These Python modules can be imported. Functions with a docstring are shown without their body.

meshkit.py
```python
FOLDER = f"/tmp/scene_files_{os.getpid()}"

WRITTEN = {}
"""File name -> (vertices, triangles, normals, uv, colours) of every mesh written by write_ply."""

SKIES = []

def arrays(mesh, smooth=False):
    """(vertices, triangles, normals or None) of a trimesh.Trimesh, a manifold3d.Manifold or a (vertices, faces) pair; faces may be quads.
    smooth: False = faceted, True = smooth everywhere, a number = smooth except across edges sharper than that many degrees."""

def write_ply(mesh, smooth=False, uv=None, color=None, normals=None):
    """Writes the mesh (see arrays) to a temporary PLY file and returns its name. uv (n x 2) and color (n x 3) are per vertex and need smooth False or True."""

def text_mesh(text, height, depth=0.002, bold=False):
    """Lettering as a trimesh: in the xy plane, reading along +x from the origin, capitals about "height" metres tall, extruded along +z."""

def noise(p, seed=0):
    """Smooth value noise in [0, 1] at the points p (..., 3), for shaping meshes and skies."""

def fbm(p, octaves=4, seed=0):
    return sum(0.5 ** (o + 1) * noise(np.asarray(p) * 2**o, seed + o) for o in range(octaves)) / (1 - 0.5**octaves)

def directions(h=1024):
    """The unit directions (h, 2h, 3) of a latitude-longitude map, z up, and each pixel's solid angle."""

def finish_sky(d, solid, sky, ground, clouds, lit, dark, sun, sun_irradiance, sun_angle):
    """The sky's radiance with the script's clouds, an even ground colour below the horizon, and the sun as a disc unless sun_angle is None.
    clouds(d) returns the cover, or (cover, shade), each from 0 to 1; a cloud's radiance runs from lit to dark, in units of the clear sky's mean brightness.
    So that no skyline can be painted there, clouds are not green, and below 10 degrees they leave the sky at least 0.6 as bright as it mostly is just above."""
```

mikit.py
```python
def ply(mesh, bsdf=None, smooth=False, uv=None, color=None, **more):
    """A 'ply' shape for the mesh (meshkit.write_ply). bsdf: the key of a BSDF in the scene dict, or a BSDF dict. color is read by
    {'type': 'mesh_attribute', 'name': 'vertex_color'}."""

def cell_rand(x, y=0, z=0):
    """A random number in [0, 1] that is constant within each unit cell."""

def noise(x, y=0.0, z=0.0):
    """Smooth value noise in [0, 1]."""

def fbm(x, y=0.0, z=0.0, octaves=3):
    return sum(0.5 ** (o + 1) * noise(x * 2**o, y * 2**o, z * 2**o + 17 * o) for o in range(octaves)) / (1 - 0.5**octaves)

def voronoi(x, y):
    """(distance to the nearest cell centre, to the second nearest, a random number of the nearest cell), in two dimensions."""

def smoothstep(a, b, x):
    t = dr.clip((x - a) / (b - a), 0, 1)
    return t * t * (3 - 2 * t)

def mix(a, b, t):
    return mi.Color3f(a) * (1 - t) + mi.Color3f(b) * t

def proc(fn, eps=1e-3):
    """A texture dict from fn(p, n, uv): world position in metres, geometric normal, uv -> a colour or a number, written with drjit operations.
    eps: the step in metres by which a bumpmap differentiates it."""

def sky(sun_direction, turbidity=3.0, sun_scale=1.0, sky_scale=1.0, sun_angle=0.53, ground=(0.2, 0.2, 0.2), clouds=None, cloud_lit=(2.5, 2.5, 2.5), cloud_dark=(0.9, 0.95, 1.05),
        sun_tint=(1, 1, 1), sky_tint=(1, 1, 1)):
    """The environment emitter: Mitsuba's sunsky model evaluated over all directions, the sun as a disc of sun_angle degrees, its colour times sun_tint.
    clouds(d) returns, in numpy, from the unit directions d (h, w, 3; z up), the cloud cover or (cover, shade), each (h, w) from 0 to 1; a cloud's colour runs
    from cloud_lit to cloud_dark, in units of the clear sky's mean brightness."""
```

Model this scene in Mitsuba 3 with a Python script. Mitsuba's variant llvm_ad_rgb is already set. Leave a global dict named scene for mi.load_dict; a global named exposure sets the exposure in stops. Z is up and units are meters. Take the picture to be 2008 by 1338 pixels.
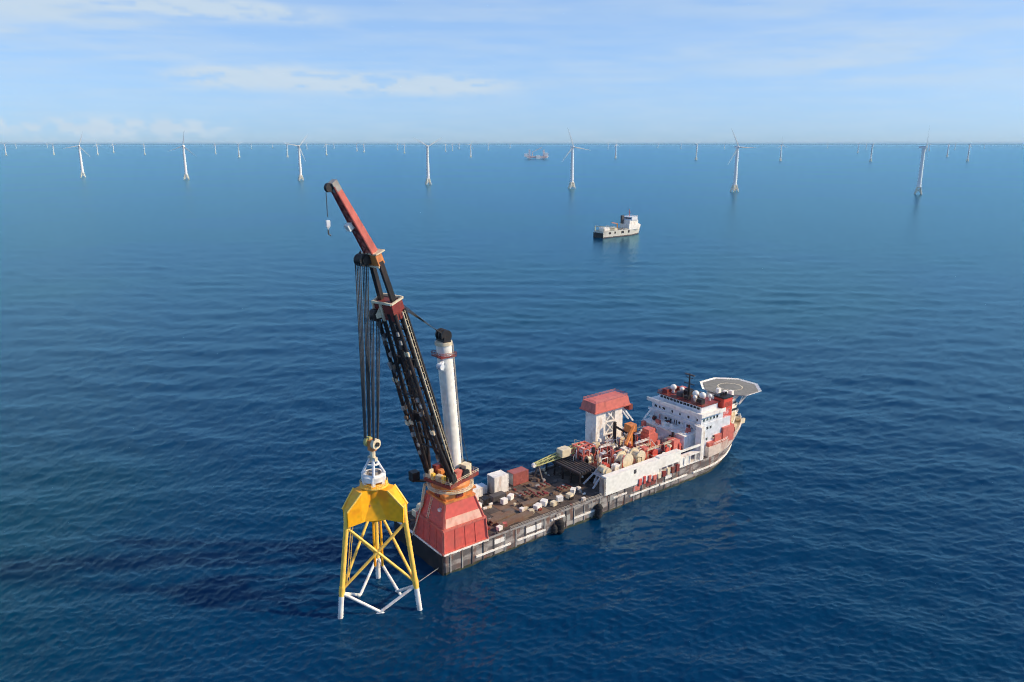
import math, random
import numpy as np, trimesh, drjit as dr, mitsuba as mi, mikit, meshkit
from mikit import proc, noise, fbm, smoothstep, mix
TF = mi.ScalarTransform4f
rng = random.Random(7)
scene, labels = {}, {}

# ------------------------------------------------------------------ camera, light, exposure
PITCH = math.atan(388 / 1506)
CAM = (0.0, 0.0, 150.0)
scene['camera'] = {
    'type': 'perspective', 'fov': math.degrees(2 * math.atan(1004 / 1506)), 'fov_axis': 'x',
    'near_clip': 1.0, 'far_clip': 400000.0,
    'to_world': TF().look_at(origin=list(CAM), target=[0, math.cos(PITCH) * 100, 150 - math.sin(PITCH) * 100], up=[0, 0, 1]),
    'medium': {'type': 'ref', 'id': 'haze_air'}}
SUN = (0.835, -0.07, 0.545)


def clouds(d):
    x, y, z = d[..., 0], d[..., 1], np.clip(d[..., 2], 1e-4, 1)
    az, el = np.degrees(np.arctan2(x, y)), np.degrees(np.arcsin(z))
    st = lambda a, b, t: np.clip((t - a) / (b - a), 0, 1) ** 2 * (3 - 2 * np.clip((t - a) / (b - a), 0, 1))
    bump = lambda c, w, t: np.exp(-((t - c) / w) ** 2)
    # a thin cirrus veil with long level streaks, seen in perspective on a layer far above
    k = 1.0 / (z + 0.05)
    P = np.stack([x * k * 1.1, y * k * 3.0, 0 * x], -1)
    veil = meshkit.fbm(P * 1.3 + 3.1, 5, 3)
    wisp = meshkit.fbm(np.stack([az * 0.16, el * 1.3, 0 * az], -1) + 9.0, 5, 11)
    fine = meshkit.fbm(np.stack([az * 0.55, el * 2.6 + az * 0.12, 0 * az], -1) + 4.0, 5, 17)
    puff = meshkit.fbm(np.stack([az * 1.1, el * 2.2, 0 * az], -1), 4, 23)
    c = (0.26 + 0.14 * st(0.25, 0.75, veil)) * st(45, 16, el)
    c = c + 0.7 * st(0.25, 0.65, veil) * st(4, 10, el) * st(55, 25, el) * st(-12, -32, az) * st(-120, -70, az)  # extra veil on the left, mostly above the view, added to brighten the water
    c = c + 0.16 * st(0.42, 0.75, wisp) * st(1.0, 5, el)
    # the streak in the middle of the view and the ones near its upper left corner
    e1 = 4.05 - 0.02 * (az + 12) + 0.5 * (fine - 0.5)
    c = c + 0.95 * bump(e1, 0.6, el) * st(-25, -20, az) * st(3, -6, az) * st(0.27, 0.55, fine)
    c = c + 0.95 * bump(8.6 - 0.03 * (az + 25), 0.5, el) * st(-9, -22, az) * st(0.35, 0.65, fine)
    c = c + 0.5 * bump(9.8, 0.4, el) * st(-2, -25, az) * st(0.3, 0.6, wisp)
    # low heaped clouds far off on the left, and a grey-white layer high on the right
    c = c + 0.9 * bump(0.9, 0.6, el) * st(-17, -24, az) * st(-75, -40, az) * st(0.35, 0.62, puff)
    c = c + 0.35 * st(7, 10, el) * st(40, 12, el) * st(4, 20, az) * st(110, 60, az) * st(0.3, 0.6, veil)
    c = c + 0.28 * bump(5.4, 1.6, el) * st(8, 24, az) * st(100, 50, az) * st(0.3, 0.6, wisp)
    return np.clip(c, 0, 0.9), np.clip(0.25 + 0.5 * (1 - fine), 0, 1)


scene['sky'] = mikit.sky(SUN, turbidity=3.0, sun_angle=3.0, sky_tint=(0.94, 1.10, 1.36), ground=(0.09, 0.25, 0.40), clouds=clouds, cloud_lit=(1.85, 2.15, 2.4), cloud_dark=(1.4, 1.8, 2.2))
exposure = 1.8

# ------------------------------------------------------------------ air
HAZE = 0.6e-5
scene['haze_air'] = {'type': 'homogeneous', 'albedo': {'type': 'rgb', 'value': [0.66, 0.86, 1.0]},
                     'sigma_t': {'type': 'rgb', 'value': [HAZE * 0.75, HAZE, HAZE * 1.3]}}
scene['haze'] = {'type': 'cube', 'to_world': TF().translate([0, 0, 133]).scale([77000, 77000, 134]),
                 'bsdf': {'type': 'null'}, 'interior': {'type': 'ref', 'id': 'haze_air'}}
labels['haze'] = {'label': 'thin blue sea haze over the far water', 'category': 'haze', 'kind': 'stuff'}


# ------------------------------------------------------------------ materials
def paint(name, col, dirt=(0.16, 0.09, 0.06), amount=0.5, rough=0.45, scale=0.5, streak=0.25, var=0.12, spec=0.5):
    col, dirt = list(col), list(dirt)

    def fn(p, n, uv):
        a = fbm(p.x * scale, p.y * scale, p.z * scale * streak, 4)
        b = noise(p.x * 0.9 + 31, p.y * 0.9, p.z * 0.9)
        return mix(mi.Color3f(col) * (1 - var + 2 * var * b), dirt, amount * smoothstep(0.5, 0.78, a))
    scene[name] = {'type': 'twosided', 'b': {'type': 'principled', 'base_color': proc(fn), 'roughness': rough, 'specular': spec}}


paint('m_red', (0.56, 0.092, 0.074), dirt=(0.40, 0.10, 0.08), amount=0.5, scale=0.35)
paint('m_bright_red', (0.62, 0.07, 0.045), amount=0.25)
paint('m_rose', (0.54, 0.14, 0.11), dirt=(0.28, 0.07, 0.055), amount=0.6)
paint('m_dark_red', (0.20, 0.03, 0.025), amount=0.5)
paint('m_white', (0.78, 0.76, 0.72), dirt=(0.40, 0.25, 0.17), amount=0.5, scale=0.6)
paint('m_wall', (0.80, 0.78, 0.73), dirt=(0.55, 0.47, 0.38), amount=0.3, scale=0.3)
paint('m_blue_white', (0.62, 0.66, 0.72), dirt=(0.34, 0.30, 0.28), amount=0.4)
paint('m_cream', (0.66, 0.58, 0.42), dirt=(0.35, 0.24, 0.14), amount=0.6)
paint('m_yellow', (0.93, 0.44, 0.006), dirt=(0.82, 0.26, 0.006), amount=0.7, scale=0.22, streak=1.0)
paint('m_pale_yellow', (0.92, 0.57, 0.10), dirt=(0.62, 0.40, 0.08), amount=0.5)
paint('m_orange', (0.62, 0.22, 0.06), dirt=(0.30, 0.10, 0.04), amount=0.6)
paint('m_black', (0.014, 0.012, 0.014), dirt=(0.05, 0.03, 0.024), amount=0.6, rough=0.5)
paint('m_rope', (0.05, 0.055, 0.06), amount=0.2, rough=0.6)
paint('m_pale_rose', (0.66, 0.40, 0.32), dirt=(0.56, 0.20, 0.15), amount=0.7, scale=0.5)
paint('m_bow', (0.62, 0.52, 0.45), dirt=(0.36, 0.15, 0.12), amount=0.8, scale=0.25)
paint('m_deck', (0.068, 0.053, 0.047), dirt=(0.15, 0.125, 0.11), amount=0.8, rough=0.8, scale=0.25, streak=1.0, var=0.3)
paint('m_timber', (0.165, 0.115, 0.085), dirt=(0.16, 0.08, 0.05), amount=0.8, rough=0.8)
paint('m_weed', (0.035, 0.04, 0.025), dirt=(0.10, 0.085, 0.05), amount=0.7, rough=0.5)
paint('m_grey', (0.30, 0.29, 0.28), dirt=(0.14, 0.09, 0.07), amount=0.7)
paint('m_dark_grey', (0.07, 0.065, 0.07), dirt=(0.16, 0.10, 0.08), amount=0.6, rough=0.6)
paint('m_rubber', (0.015, 0.015, 0.017), dirt=(0.05, 0.05, 0.05), amount=0.5, rough=0.85)
paint('m_maroon', (0.34, 0.10, 0.085), dirt=(0.20, 0.07, 0.06), amount=0.6)
paint('m_helideck', (0.20, 0.20, 0.185), dirt=(0.14, 0.14, 0.12), amount=0.7, rough=0.8, scale=0.3, streak=1.0)
paint('m_lime', (0.42, 0.42, 0.16), dirt=(0.20, 0.17, 0.10), amount=0.6)
paint('m_turbine', (0.80, 0.80, 0.79), dirt=(0.66, 0.66, 0.64), amount=0.3, scale=0.05, rough=0.4)
paint('m_blade', (0.55, 0.57, 0.58), dirt=(0.48, 0.50, 0.50), amount=0.3, scale=0.05, rough=0.5)
paint('m_barge', (0.66, 0.54, 0.53), dirt=(0.42, 0.20, 0.18), amount=0.5, scale=0.05)
paint('m_ship_grey', (0.50, 0.50, 0.46), dirt=(0.24, 0.22, 0.19), amount=0.7, scale=0.12)
paint('m_pale_base', (0.72, 0.68, 0.55), dirt=(0.45, 0.42, 0.34), amount=0.6, scale=0.2)
scene['m_window'] = {'type': 'twosided', 'b': {'type': 'principled', 'base_color': {'type': 'rgb', 'value': [0.015, 0.02, 0.026]}, 'roughness': 0.12, 'specular': 0.7}}


def hull_col(p, n, uv):
    a = fbm(p.x * 0.18, p.y * 0.18, p.z * 0.5, 4)
    b = fbm(p.x * 0.7 + 5, p.y * 0.7, p.z * 0.14 + 9, 4)
    c = mix((0.115, 0.10, 0.10), (0.36, 0.33, 0.31), smoothstep(0.42, 0.68, a))
    return mix(c, (0.17, 0.075, 0.05), 0.75 * smoothstep(0.52, 0.7, b))


scene['m_hull'] = {'type': 'twosided', 'b': {'type': 'principled', 'base_color': proc(hull_col), 'roughness': 0.55, 'specular': 0.4}}


# the sea's own colour: deep blue, a little greener in places
def sea_col(p, n, uv):
    a = fbm(p.x / 260, p.y / 260, 0.2, 3)
    return mix((0.0003, 0.037, 0.076), (0.0003, 0.029, 0.090), smoothstep(0.35, 0.65, a))


scene['m_sea'] = {'type': 'roughplastic', 'diffuse_reflectance': proc(sea_col), 'int_ior': 1.33, 'specular_reflectance': {'type': 'rgb', 'value': [0.50, 0.86, 1.0]}, 'alpha': 0.075, 'distribution': 'beckmann', 'nonlinear': False}


# ------------------------------------------------------------------ helpers
O2 = np.array([-24.43950192, 244.95483088])
AX = np.array([0.79515076, 0.6064118]); NV = np.array([-AX[1], AX[0]])
SHIP = np.eye(4); SHIP[:2, 0], SHIP[:2, 1], SHIP[:2, 3] = AX, NV, O2          # ship frame (along, to port, up) -> world
WORLD = np.eye(4)


def W(u, v, z):
    q = O2 + u * AX + v * NV
    return np.array([q[0], q[1], z])


def box(u0, u1, v0, v1, z0, z1, ch=0.0):
    if ch <= 0:
        m = trimesh.creation.box(extents=(u1 - u0, v1 - v0, z1 - z0))
        m.apply_translation(((u0 + u1) / 2, (v0 + v1) / 2, (z0 + z1) / 2))
        return m
    pts = []
    for a in (0, 1):
        for b in (0, 1):
            for c in (0, 1):
                p = np.array([(u0, u1)[a], (v0, v1)[b], (z0, z1)[c]])
                s = np.array([1 - 2 * a, 1 - 2 * b, 1 - 2 * c]) * ch
                for k in range(3):
                    q = p.copy(); q[k] += s[k]; pts.append(q)
    pts = np.array(pts)
    return trimesh.convex.convex_hull(pts)


def tube(p, q, r, r2=None, n=10):
    p, q = np.array(p, float), np.array(q, float); r2 = r if r2 is None else r2
    t = (q - p) / np.linalg.norm(q - p)
    a = np.cross(t, [0, 0, 1.0] if abs(t[2]) < 0.9 else [1.0, 0, 0]); a /= np.linalg.norm(a); b = np.cross(t, a)
    ang = np.arange(n) * 2 * np.pi / n
    ring = np.cos(ang)[:, None] * a + np.sin(ang)[:, None] * b
    v = np.vstack([p + ring * r, q + ring * r2, [p], [q]])
    i = np.arange(n); j = (i + 1) % n
    f = np.vstack([np.c_[i, j, j + n], np.c_[i, j + n, i + n], np.c_[j, i, i * 0 + 2 * n], np.c_[i + n, j + n, i * 0 + 2 * n + 1]])
    return trimesh.Trimesh(v, f, process=False)


def beam(p, q, w, h=None, up=(0, 0, 1.0)):
    """A rectangular bar from p to q."""
    p, q = np.array(p, float), np.array(q, float); h = w if h is None else h
    t = (q - p) / np.linalg.norm(q - p)
    a = np.cross(t, up); a = a if np.linalg.norm(a) > 1e-3 else np.cross(t, [1.0, 0, 0]); a /= np.linalg.norm(a); b = np.cross(a, t)
    v = np.array([e + sa * a * w / 2 + sb * b * h / 2 for e in (p, q) for sa, sb in ((-1, -1), (1, -1), (1, 1), (-1, 1))])
    return trimesh.convex.convex_hull(v)


def poly_tube(pts, r, n=8):
    return cat([tube(a, b, r, n=n) for a, b in zip(pts[:-1], pts[1:])])


def hull_of(pts):
    return trimesh.convex.convex_hull(np.array(pts, float))


def loft(rings, cap=True):
    """Closed rings with equally many points -> a skin, with flat ends."""
    n = len(rings[0]); v = np.vstack(rings); f = []
    i = np.arange(n); j = (i + 1) % n
    for k in range(len(rings) - 1):
        f += [np.c_[k * n + i, k * n + j, (k + 1) * n + j], np.c_[k * n + i, (k + 1) * n + j, (k + 1) * n + i]]
    m = trimesh.Trimesh(v, np.vstack(f), process=False)
    return m


def lathe(c, prof, n=24):
    ang = np.arange(n) * 2 * np.pi / n
    c = np.array(c, float)
    rings = [np.c_[c[0] + r * np.cos(ang), c[1] + r * np.sin(ang), c[2] + z + 0 * ang] for r, z in prof]
    m = loft(rings)
    return m


def ball(c, r, sub=2):
    m = trimesh.creation.icosphere(subdivisions=sub, radius=r); m.apply_translation(c); return m


def cat(ms):
    return trimesh.util.concatenate([trimesh.Trimesh(np.array(m.vertices), np.array(m.faces), process=False) for m in ms])


def rails(pts, h=1.1, r=0.06, step=3.0, levels=2, closed=False):
    """A guard rail: posts and level bars along a line of points."""
    pts = [np.array(p, float) for p in pts]
    if closed: pts = pts + [pts[0]]
    out = []
    for a, b in zip(pts[:-1], pts[1:]):
        L = np.linalg.norm(b - a); k = max(1, int(L / step))
        if L < 1e-3: continue
        for i in range(k + 1):
            q = a + (b - a) * i / k
            out.append(tube(q, q + [0, 0, h], r, n=4))
        for l in range(levels):
            z = np.array([0, 0, h * (l + 1) / levels])
            out.append(tube(a + z, b + z, r, n=4))
    return cat(out)


def numbered(k):
    if k not in scene and k not in labels: return k
    i = 1
    while f'{k}_{i:03d}' in scene or f'{k}_{i:03d}' in labels: i += 1
    return f'{k}_{i:03d}'


def thing(name, label, cat_, group=None):
    k = numbered(name)
    labels[k] = {'label': label, 'category': cat_}
    if group: labels[k]['group'] = group
    return k


def part(parent, name, mesh, mat, M=SHIP, smooth=False, label=None):
    k = numbered(f'{parent}__{name}')
    if isinstance(mesh, list): mesh = cat(mesh)
    mesh = trimesh.Trimesh(np.array(mesh.vertices), np.array(mesh.faces), process=False)
    mesh.apply_transform(M)
    scene[k] = mikit.ply(mesh, mat, smooth=smooth)
    if label: labels[k] = {'label': label}
    return k


def single(name, mesh, mat, label, cat_, group=None, M=SHIP, smooth=False, kind=None):
    k = thing(name, label, cat_, group)
    if kind: labels[k] = {'label': label, 'category': cat_, 'kind': kind}
    if isinstance(mesh, list): mesh = cat(mesh)
    mesh = trimesh.Trimesh(np.array(mesh.vertices), np.array(mesh.faces), process=False)
    mesh.apply_transform(M)
    scene[k] = mikit.ply(mesh, mat, smooth=smooth)
    return k


# ------------------------------------------------------------------ the sea, out past the horizon
def sea_mesh():
    """A round sheet of water. Wind waves of many lengths, kept as far out as the mesh is fine enough to carry them."""
    r = [0.0, 40.0, 80.0]
    while r[-1] < 3200:
        r.append(r[-1] + max(0.5, r[-1] ** 2 / 98000))
    r = np.r_[r, np.geomspace(3300, 75000, 58)]
    fine = np.radians(np.arange(-41, 41.01, 0.105)); coarse = np.radians(np.arange(44, 316.1, 4.0))
    az = np.r_[fine, coarse]                                    # measured from +y towards +x
    caz = np.r_[np.full(len(fine), math.radians(0.105)), np.full(len(coarse), math.radians(4.0))]
    R, A = np.meshgrid(r[1:], az, indexing='ij')
    dr_, dt_ = np.gradient(r)[1:][:, None] * 0.85, R * caz[None, :]; sa, ca = np.sin(A), np.cos(A)
    x, y = R * np.sin(A), R * np.cos(A)
    flat = np.stack([x, y, 0 * x], -1)
    gust = 0.45 + 1.1 * meshkit.fbm(flat / 140.0 + 3.3, 3, 5)
    g = np.random.default_rng(12)
    h, dx, dy = 0 * x, 0 * x, 0 * x
    for lam, slope, count in ((1.6, .056, 10), (2.1, .072, 11), (2.9, .074, 11), (4.0, .064, 10), (5.8, .046, 8), (9.0, .036, 8), (14.0, .027, 8), (22.0, .025, 12), (36.0, .020, 12), (58.0, .012, 10)):
        for i in range(count):
            l = lam * g.uniform(.82, 1.2); d = math.radians(97) + g.normal(0, .80)
            k = 2 * math.pi / l
            step = np.maximum(np.abs(math.cos(d) * sa + math.sin(d) * ca) * dr_, np.abs(math.cos(d) * ca - math.sin(d) * sa) * dt_) * k
            keep = np.clip((2 * math.pi / step - 2.2) / 2.0, 0, 1)          # only what the mesh can carry
            if lam < 8: keep = keep * gust
            ph = (x * math.cos(d) + y * math.sin(d)) * k + g.uniform(0, 2 * math.pi)
            # each train of waves comes and goes in groups
            grp = 0.35 + 1.3 * meshkit.noise(flat / (l * 3.2) + g.uniform(0, 50, 3), int(i + lam * 10))
            amp = 1.2 * slope * math.sqrt(2 / count) / k * keep * grp
            h = h + amp * np.sin(ph)
            dx = dx - .8 * amp * math.cos(d) * np.cos(ph); dy = dy - .8 * amp * math.sin(d) * np.cos(ph)
    v = np.vstack([[[0, 0, 0.0]], np.stack([x - dx, y - dy, h], -1).reshape(-1, 3)])
    n = len(az); i = np.arange(n); j = (i + 1) % n
    K = np.arange(len(r) - 2)[:, None] * n + 1
    a, b, c, d = K + i, K + j, K + n + j, K + n + i
    f = np.vstack([np.c_[i * 0, 1 + j, 1 + i], np.stack([a, c, d], -1).reshape(-1, 3), np.stack([a, b, c], -1).reshape(-1, 3)])
    return v, f


scene['sea'] = mikit.ply(sea_mesh(), 'm_sea', smooth=True)
labels['sea'] = {'label': 'deep blue rippled open sea reaching to the horizon', 'category': 'sea', 'kind': 'structure'}


# ------------------------------------------------------------------ the crane vessel: hull
ship = thing('crane_vessel', 'long heavy lift vessel with brown work deck, white side wall and helideck over its bow', 'ship')
BM, LD = 36.0, 194.0


def half(u, full, tip, e):
    t = np.clip((u - full) / (tip - full), 0, 1)
    return 18.0 * (1 - t ** e)


def section(z):
    """Outline of the hull at height z, starboard stern round to port stern."""
    k = np.clip(z / 13.0, 0, 1)
    full, tip, e = 142 - 2 * k + 6 * k, 185.0 + 9.0 * k, 1.75 + 0.7 * k
    us = np.r_[0, 1.0, 20, 60, 100, 120, np.linspace(135, tip, 22)]
    h = half(us, full, tip, e); h[0] -= 1.0
    st = np.c_[us, 18 - h]; po = np.c_[us, 18 + h][::-1][1:]
    q = np.vstack([st, po])
    return np.c_[q, np.full(len(q), z)]


def cap(ring):
    c = ring.mean(0); n = len(ring); i = np.arange(n)
    return trimesh.Trimesh(np.vstack([ring, [c]]), np.c_[i, (i + 1) % n, i * 0 + n], process=False)


zs = [-5, 0, 2.5, 5, 8.0]
part(ship, 'hull', loft([section(z) for z in zs]), 'm_hull', smooth=40)
main_ring = section(8.0)
part(ship, 'transom', box(-.12, .3, .4, 35.6, -3, 7.55), 'm_black', label='black flat transom of the vessel')
part(ship, 'main_deck', cap(main_ring), 'm_deck', label='brown rusty work deck of the vessel')
# the raised bow with its bulwark
fore = []
for z in (8.0, 10.5, 13.0):
    q = section(z); q = q[(q[:, 0] > 148)]
    fore.append(q)
nmin = min(len(q) for q in fore)
us = np.linspace(0, 1, 41)


def bow_ring(z, inset=0.0, u0=146.0):
    k = np.clip(z / 13.0, 0, 1)
    full, tip, e = 142 + 4 * k, 185.0 + 9.0 * k - inset, 1.75 + 0.7 * k
    u = u0 + (tip - u0) * np.sin(us * np.pi / 2)
    h = np.maximum(half(u, full, tip, e) - inset, 0.0)
    q = np.vstack([np.c_[u, 18 - h], np.c_[u, 18 + h][::-1][1:]])
    return np.c_[q, np.full(len(q), z)]


part(ship, 'bow_bulwark', [loft([bow_ring(8.0), bow_ring(10.5), bow_ring(13.0), bow_ring(13.0, 0.35), bow_ring(11.7, 0.35)])], 'm_bow', smooth=40, label='flared pale bow bulwark with rust stains')
part(ship, 'bow_deck', cap(bow_ring(11.8, 0.3)), 'm_cream')
part(ship, 'bow_rail', rails(bow_ring(13.0, 0.2)[2:-2:4], 1.2, 0.09, 3), 'm_white')
part(ship, 'boot_top', loft([r + np.c_[0 * r[:, 0], np.where(r[:, 1] < 18, -.04, .04), 0 * r[:, 0]] for r in (section(-1.0), section(0.9))]), 'm_weed', smooth=40, label='dark weedy band at the waterline of the hull')
# pale weathered rubbing strakes along the waterside
for u0, u1, z in ((14, 30, 2.6), (33, 47, 2.8), (50, 57, 5.9), (62, 76, 3.0), (84, 92, 5.5), (94, 112, 3.4), (113, 131, 3.2)):
    part(ship, 'rubbing_strake', box(u0, u1, -0.45, 0.05, z, z + 0.75, 0.12), 'm_white')
st = [q for q in section(3.4) if 120 < q[0] < 178 and q[1] < 17.5]
part(ship, 'bow_strake', [beam(a + [0.15, -0.25, 0], b + [0.15, -0.25, 0], 0.5, 0.7) for a, b in zip(st[:-1], st[1:])], 'm_white')
# frames and pockets on the side of the hull
for k in range(26):
    u = 3 + k * 4.9 + rng.uniform(-.8, .8)
    part(ship, 'side_frame', box(u, u + 0.5, -0.28, 0.05, 0.6, 7.9), rng.choice(['m_grey', 'm_hull', 'm_dark_grey']))
for u, w, z, h in ((22, 5, 5.0, 1.8), (37, 8, 4.6, 2.2), (56, 4, 3.4, 2.4), (70, 5, 5.2, 1.8), (81, 6, 4.9, 2.4), (96, 4, 5.0, 2.2), (104, 7, 5.0, 2.2), (116, 5, 5.2, 2.0)):
    part(ship, 'side_plate', box(u, u + w, -0.2, 0.05, z, z + h), rng.choice(['m_rose', 'm_grey', 'm_white', 'm_dark_grey', 'm_dark_red']))
# deck edge kerb and transom trim
part(ship, 'deck_kerb', [box(20, 79, 0.0, 0.5, 7.9, 8.5), box(1, 142, 35.5, 36.0, 7.9, 8.9)], 'm_grey')
part(ship, 'stern_edge', [box(-0.15, 0.35, 1.0, 35.0, 7.6, 8.3), box(0.4, 20, -0.15, 0.3, 7.6, 8.3)], 'm_white')
part(ship, 'port_rail', rails([(22, 35.8, 8.9), (85, 35.8, 8.9)], 1.2, 0.09, 3), 'm_dark_grey')
part(ship, 'starboard_rail', rails([(30, 0.25, 8.5), (78, 0.25, 8.5)], 1.1, 0.07, 4), 'm_grey')
# deck plates laid on the work deck
for i in range(11):
    for j in range(5):
        u, v = 21 + i * 5.3, 3.5 + j * 6.1
        part(ship, 'deck_plate', box(u, u + 5.1, v, v + 5.9, 8.0, 8.06 + rng.uniform(0, .05)), rng.choice(['m_deck', 'm_deck', 'm_deck', 'm_timber']))

# white wall along the starboard side, with the deckhouse behind it
part(ship, 'side_wall', [box(79.5, 112, -0.2, 2.6, 8.0, 16.2, 0.1), box(112, 126, -0.2, 2.6, 11.5, 16.6, 0.1)], 'm_wall', label='long plain white side wall')
part(ship, 'wall_end', box(78.6, 79.5, -0.1, 2.7, 8.0, 15.6), 'm_grey')
part(ship, 'wall_hatch', box(96, 97.4, -0.32, -0.15, 13.4, 15.2), 'm_dark_grey')
part(ship, 'side_gallery', [box(112, 141, 0.0, 5, 7.9, 8.6), box(126, 141, -0.1, 3.0, 12.2, 12.7), box(126, 141.5, -0.15, 0.35, 15.4, 16.4), box(139.6, 142, -0.2, 3.2, 8.0, 24.0, .1), box(126, 133, 0.2, 2.6, 8.6, 12.2)], 'm_white')
for k in range(7):
    u = 113 + k * 3.9
    part(ship, 'gallery_post', box(u, u + 0.5, -0.15, 0.35, 8.5, 12.2), 'm_white')
for k in range(9):
    u = 99 + k * 3.0
    part(ship, 'gallery_locker', box(u, u + rng.uniform(1.0, 2.2), -0.75, 0.1, 7.2, 7.6 + rng.uniform(1.2, 3.2), .06), rng.choice(['m_rose', 'm_dark_red', 'm_cream', 'm_white', 'm_red']))
part(ship, 'machinery_house', box(88, 140, 6.5, 34.0, 8.0, 13.0), 'm_dark_grey')
part(ship, 'added_shelter', [box(76, 86.4, 12, 34.5, 13.4, 14.2), box(84, 86.4, 12, 34.5, 8, 13.4)] + [box(76, 76.6, 12 + k * 5.5, 12.6 + k * 5.5, 8, 13.4) for k in range(5)], 'm_black', label='black shelter added to darken the shaded forward end of the work deck')  # black shelter added where the deck lies in shadow, to darken it
for k in range(7):
    part(ship, 'added_shelter_rib', box(76 + k * 1.5, 76.5 + k * 1.5, 12, 34.5, 14.2, 14.9), 'm_dark_grey')
part(ship, 'machinery_floor', box(86.5, 141, 5, 34.6, 13.0, 13.4), 'm_dark_red')
part(ship, 'house_frame', [beam((84, 4 + k * 7.4, 8), (86.5, 4 + k * 7.4, 13), 0.9) for k in range(5)] + [box(84, 86, 4, 34, 12.2, 12.9), beam((80, 8, 8), (86, 8, 14), 0.6), beam((80, 14, 8), (86, 11, 15), 0.6)], 'm_blue_white')

# clutter on the machinery deck: winch drums, tanks, pipes, cabins, frames
used_r = random.Random(21)
for k in range(34):
    u, v = used_r.uniform(88, 137), used_r.uniform(4, 32)
    r, w = used_r.uniform(0.9, 2.1), used_r.uniform(1.2, 3.4)
    mat = used_r.choice(['m_cream', 'm_rose', 'm_red', 'm_white', 'm_white', 'm_dark_red', 'm_cream', 'm_black', 'm_blue_white'])
    z = 13.4 + r + .2
    if used_r.random() < .5: e = np.array([w / 2, 0, 0])
    else: e = np.array([0, w / 2, 0])
    c = np.array([u, v, z])
    d = part(ship, 'winch', [tube(c - e, c + e, r * .6, n=14), tube(c - e, c - e * .8, r, n=16), tube(c + e * .8, c + e, r, n=16), box(u - r, u + r, v - r, v + r, 13.4, 13.4 + r * .5)], mat, smooth=35)
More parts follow.
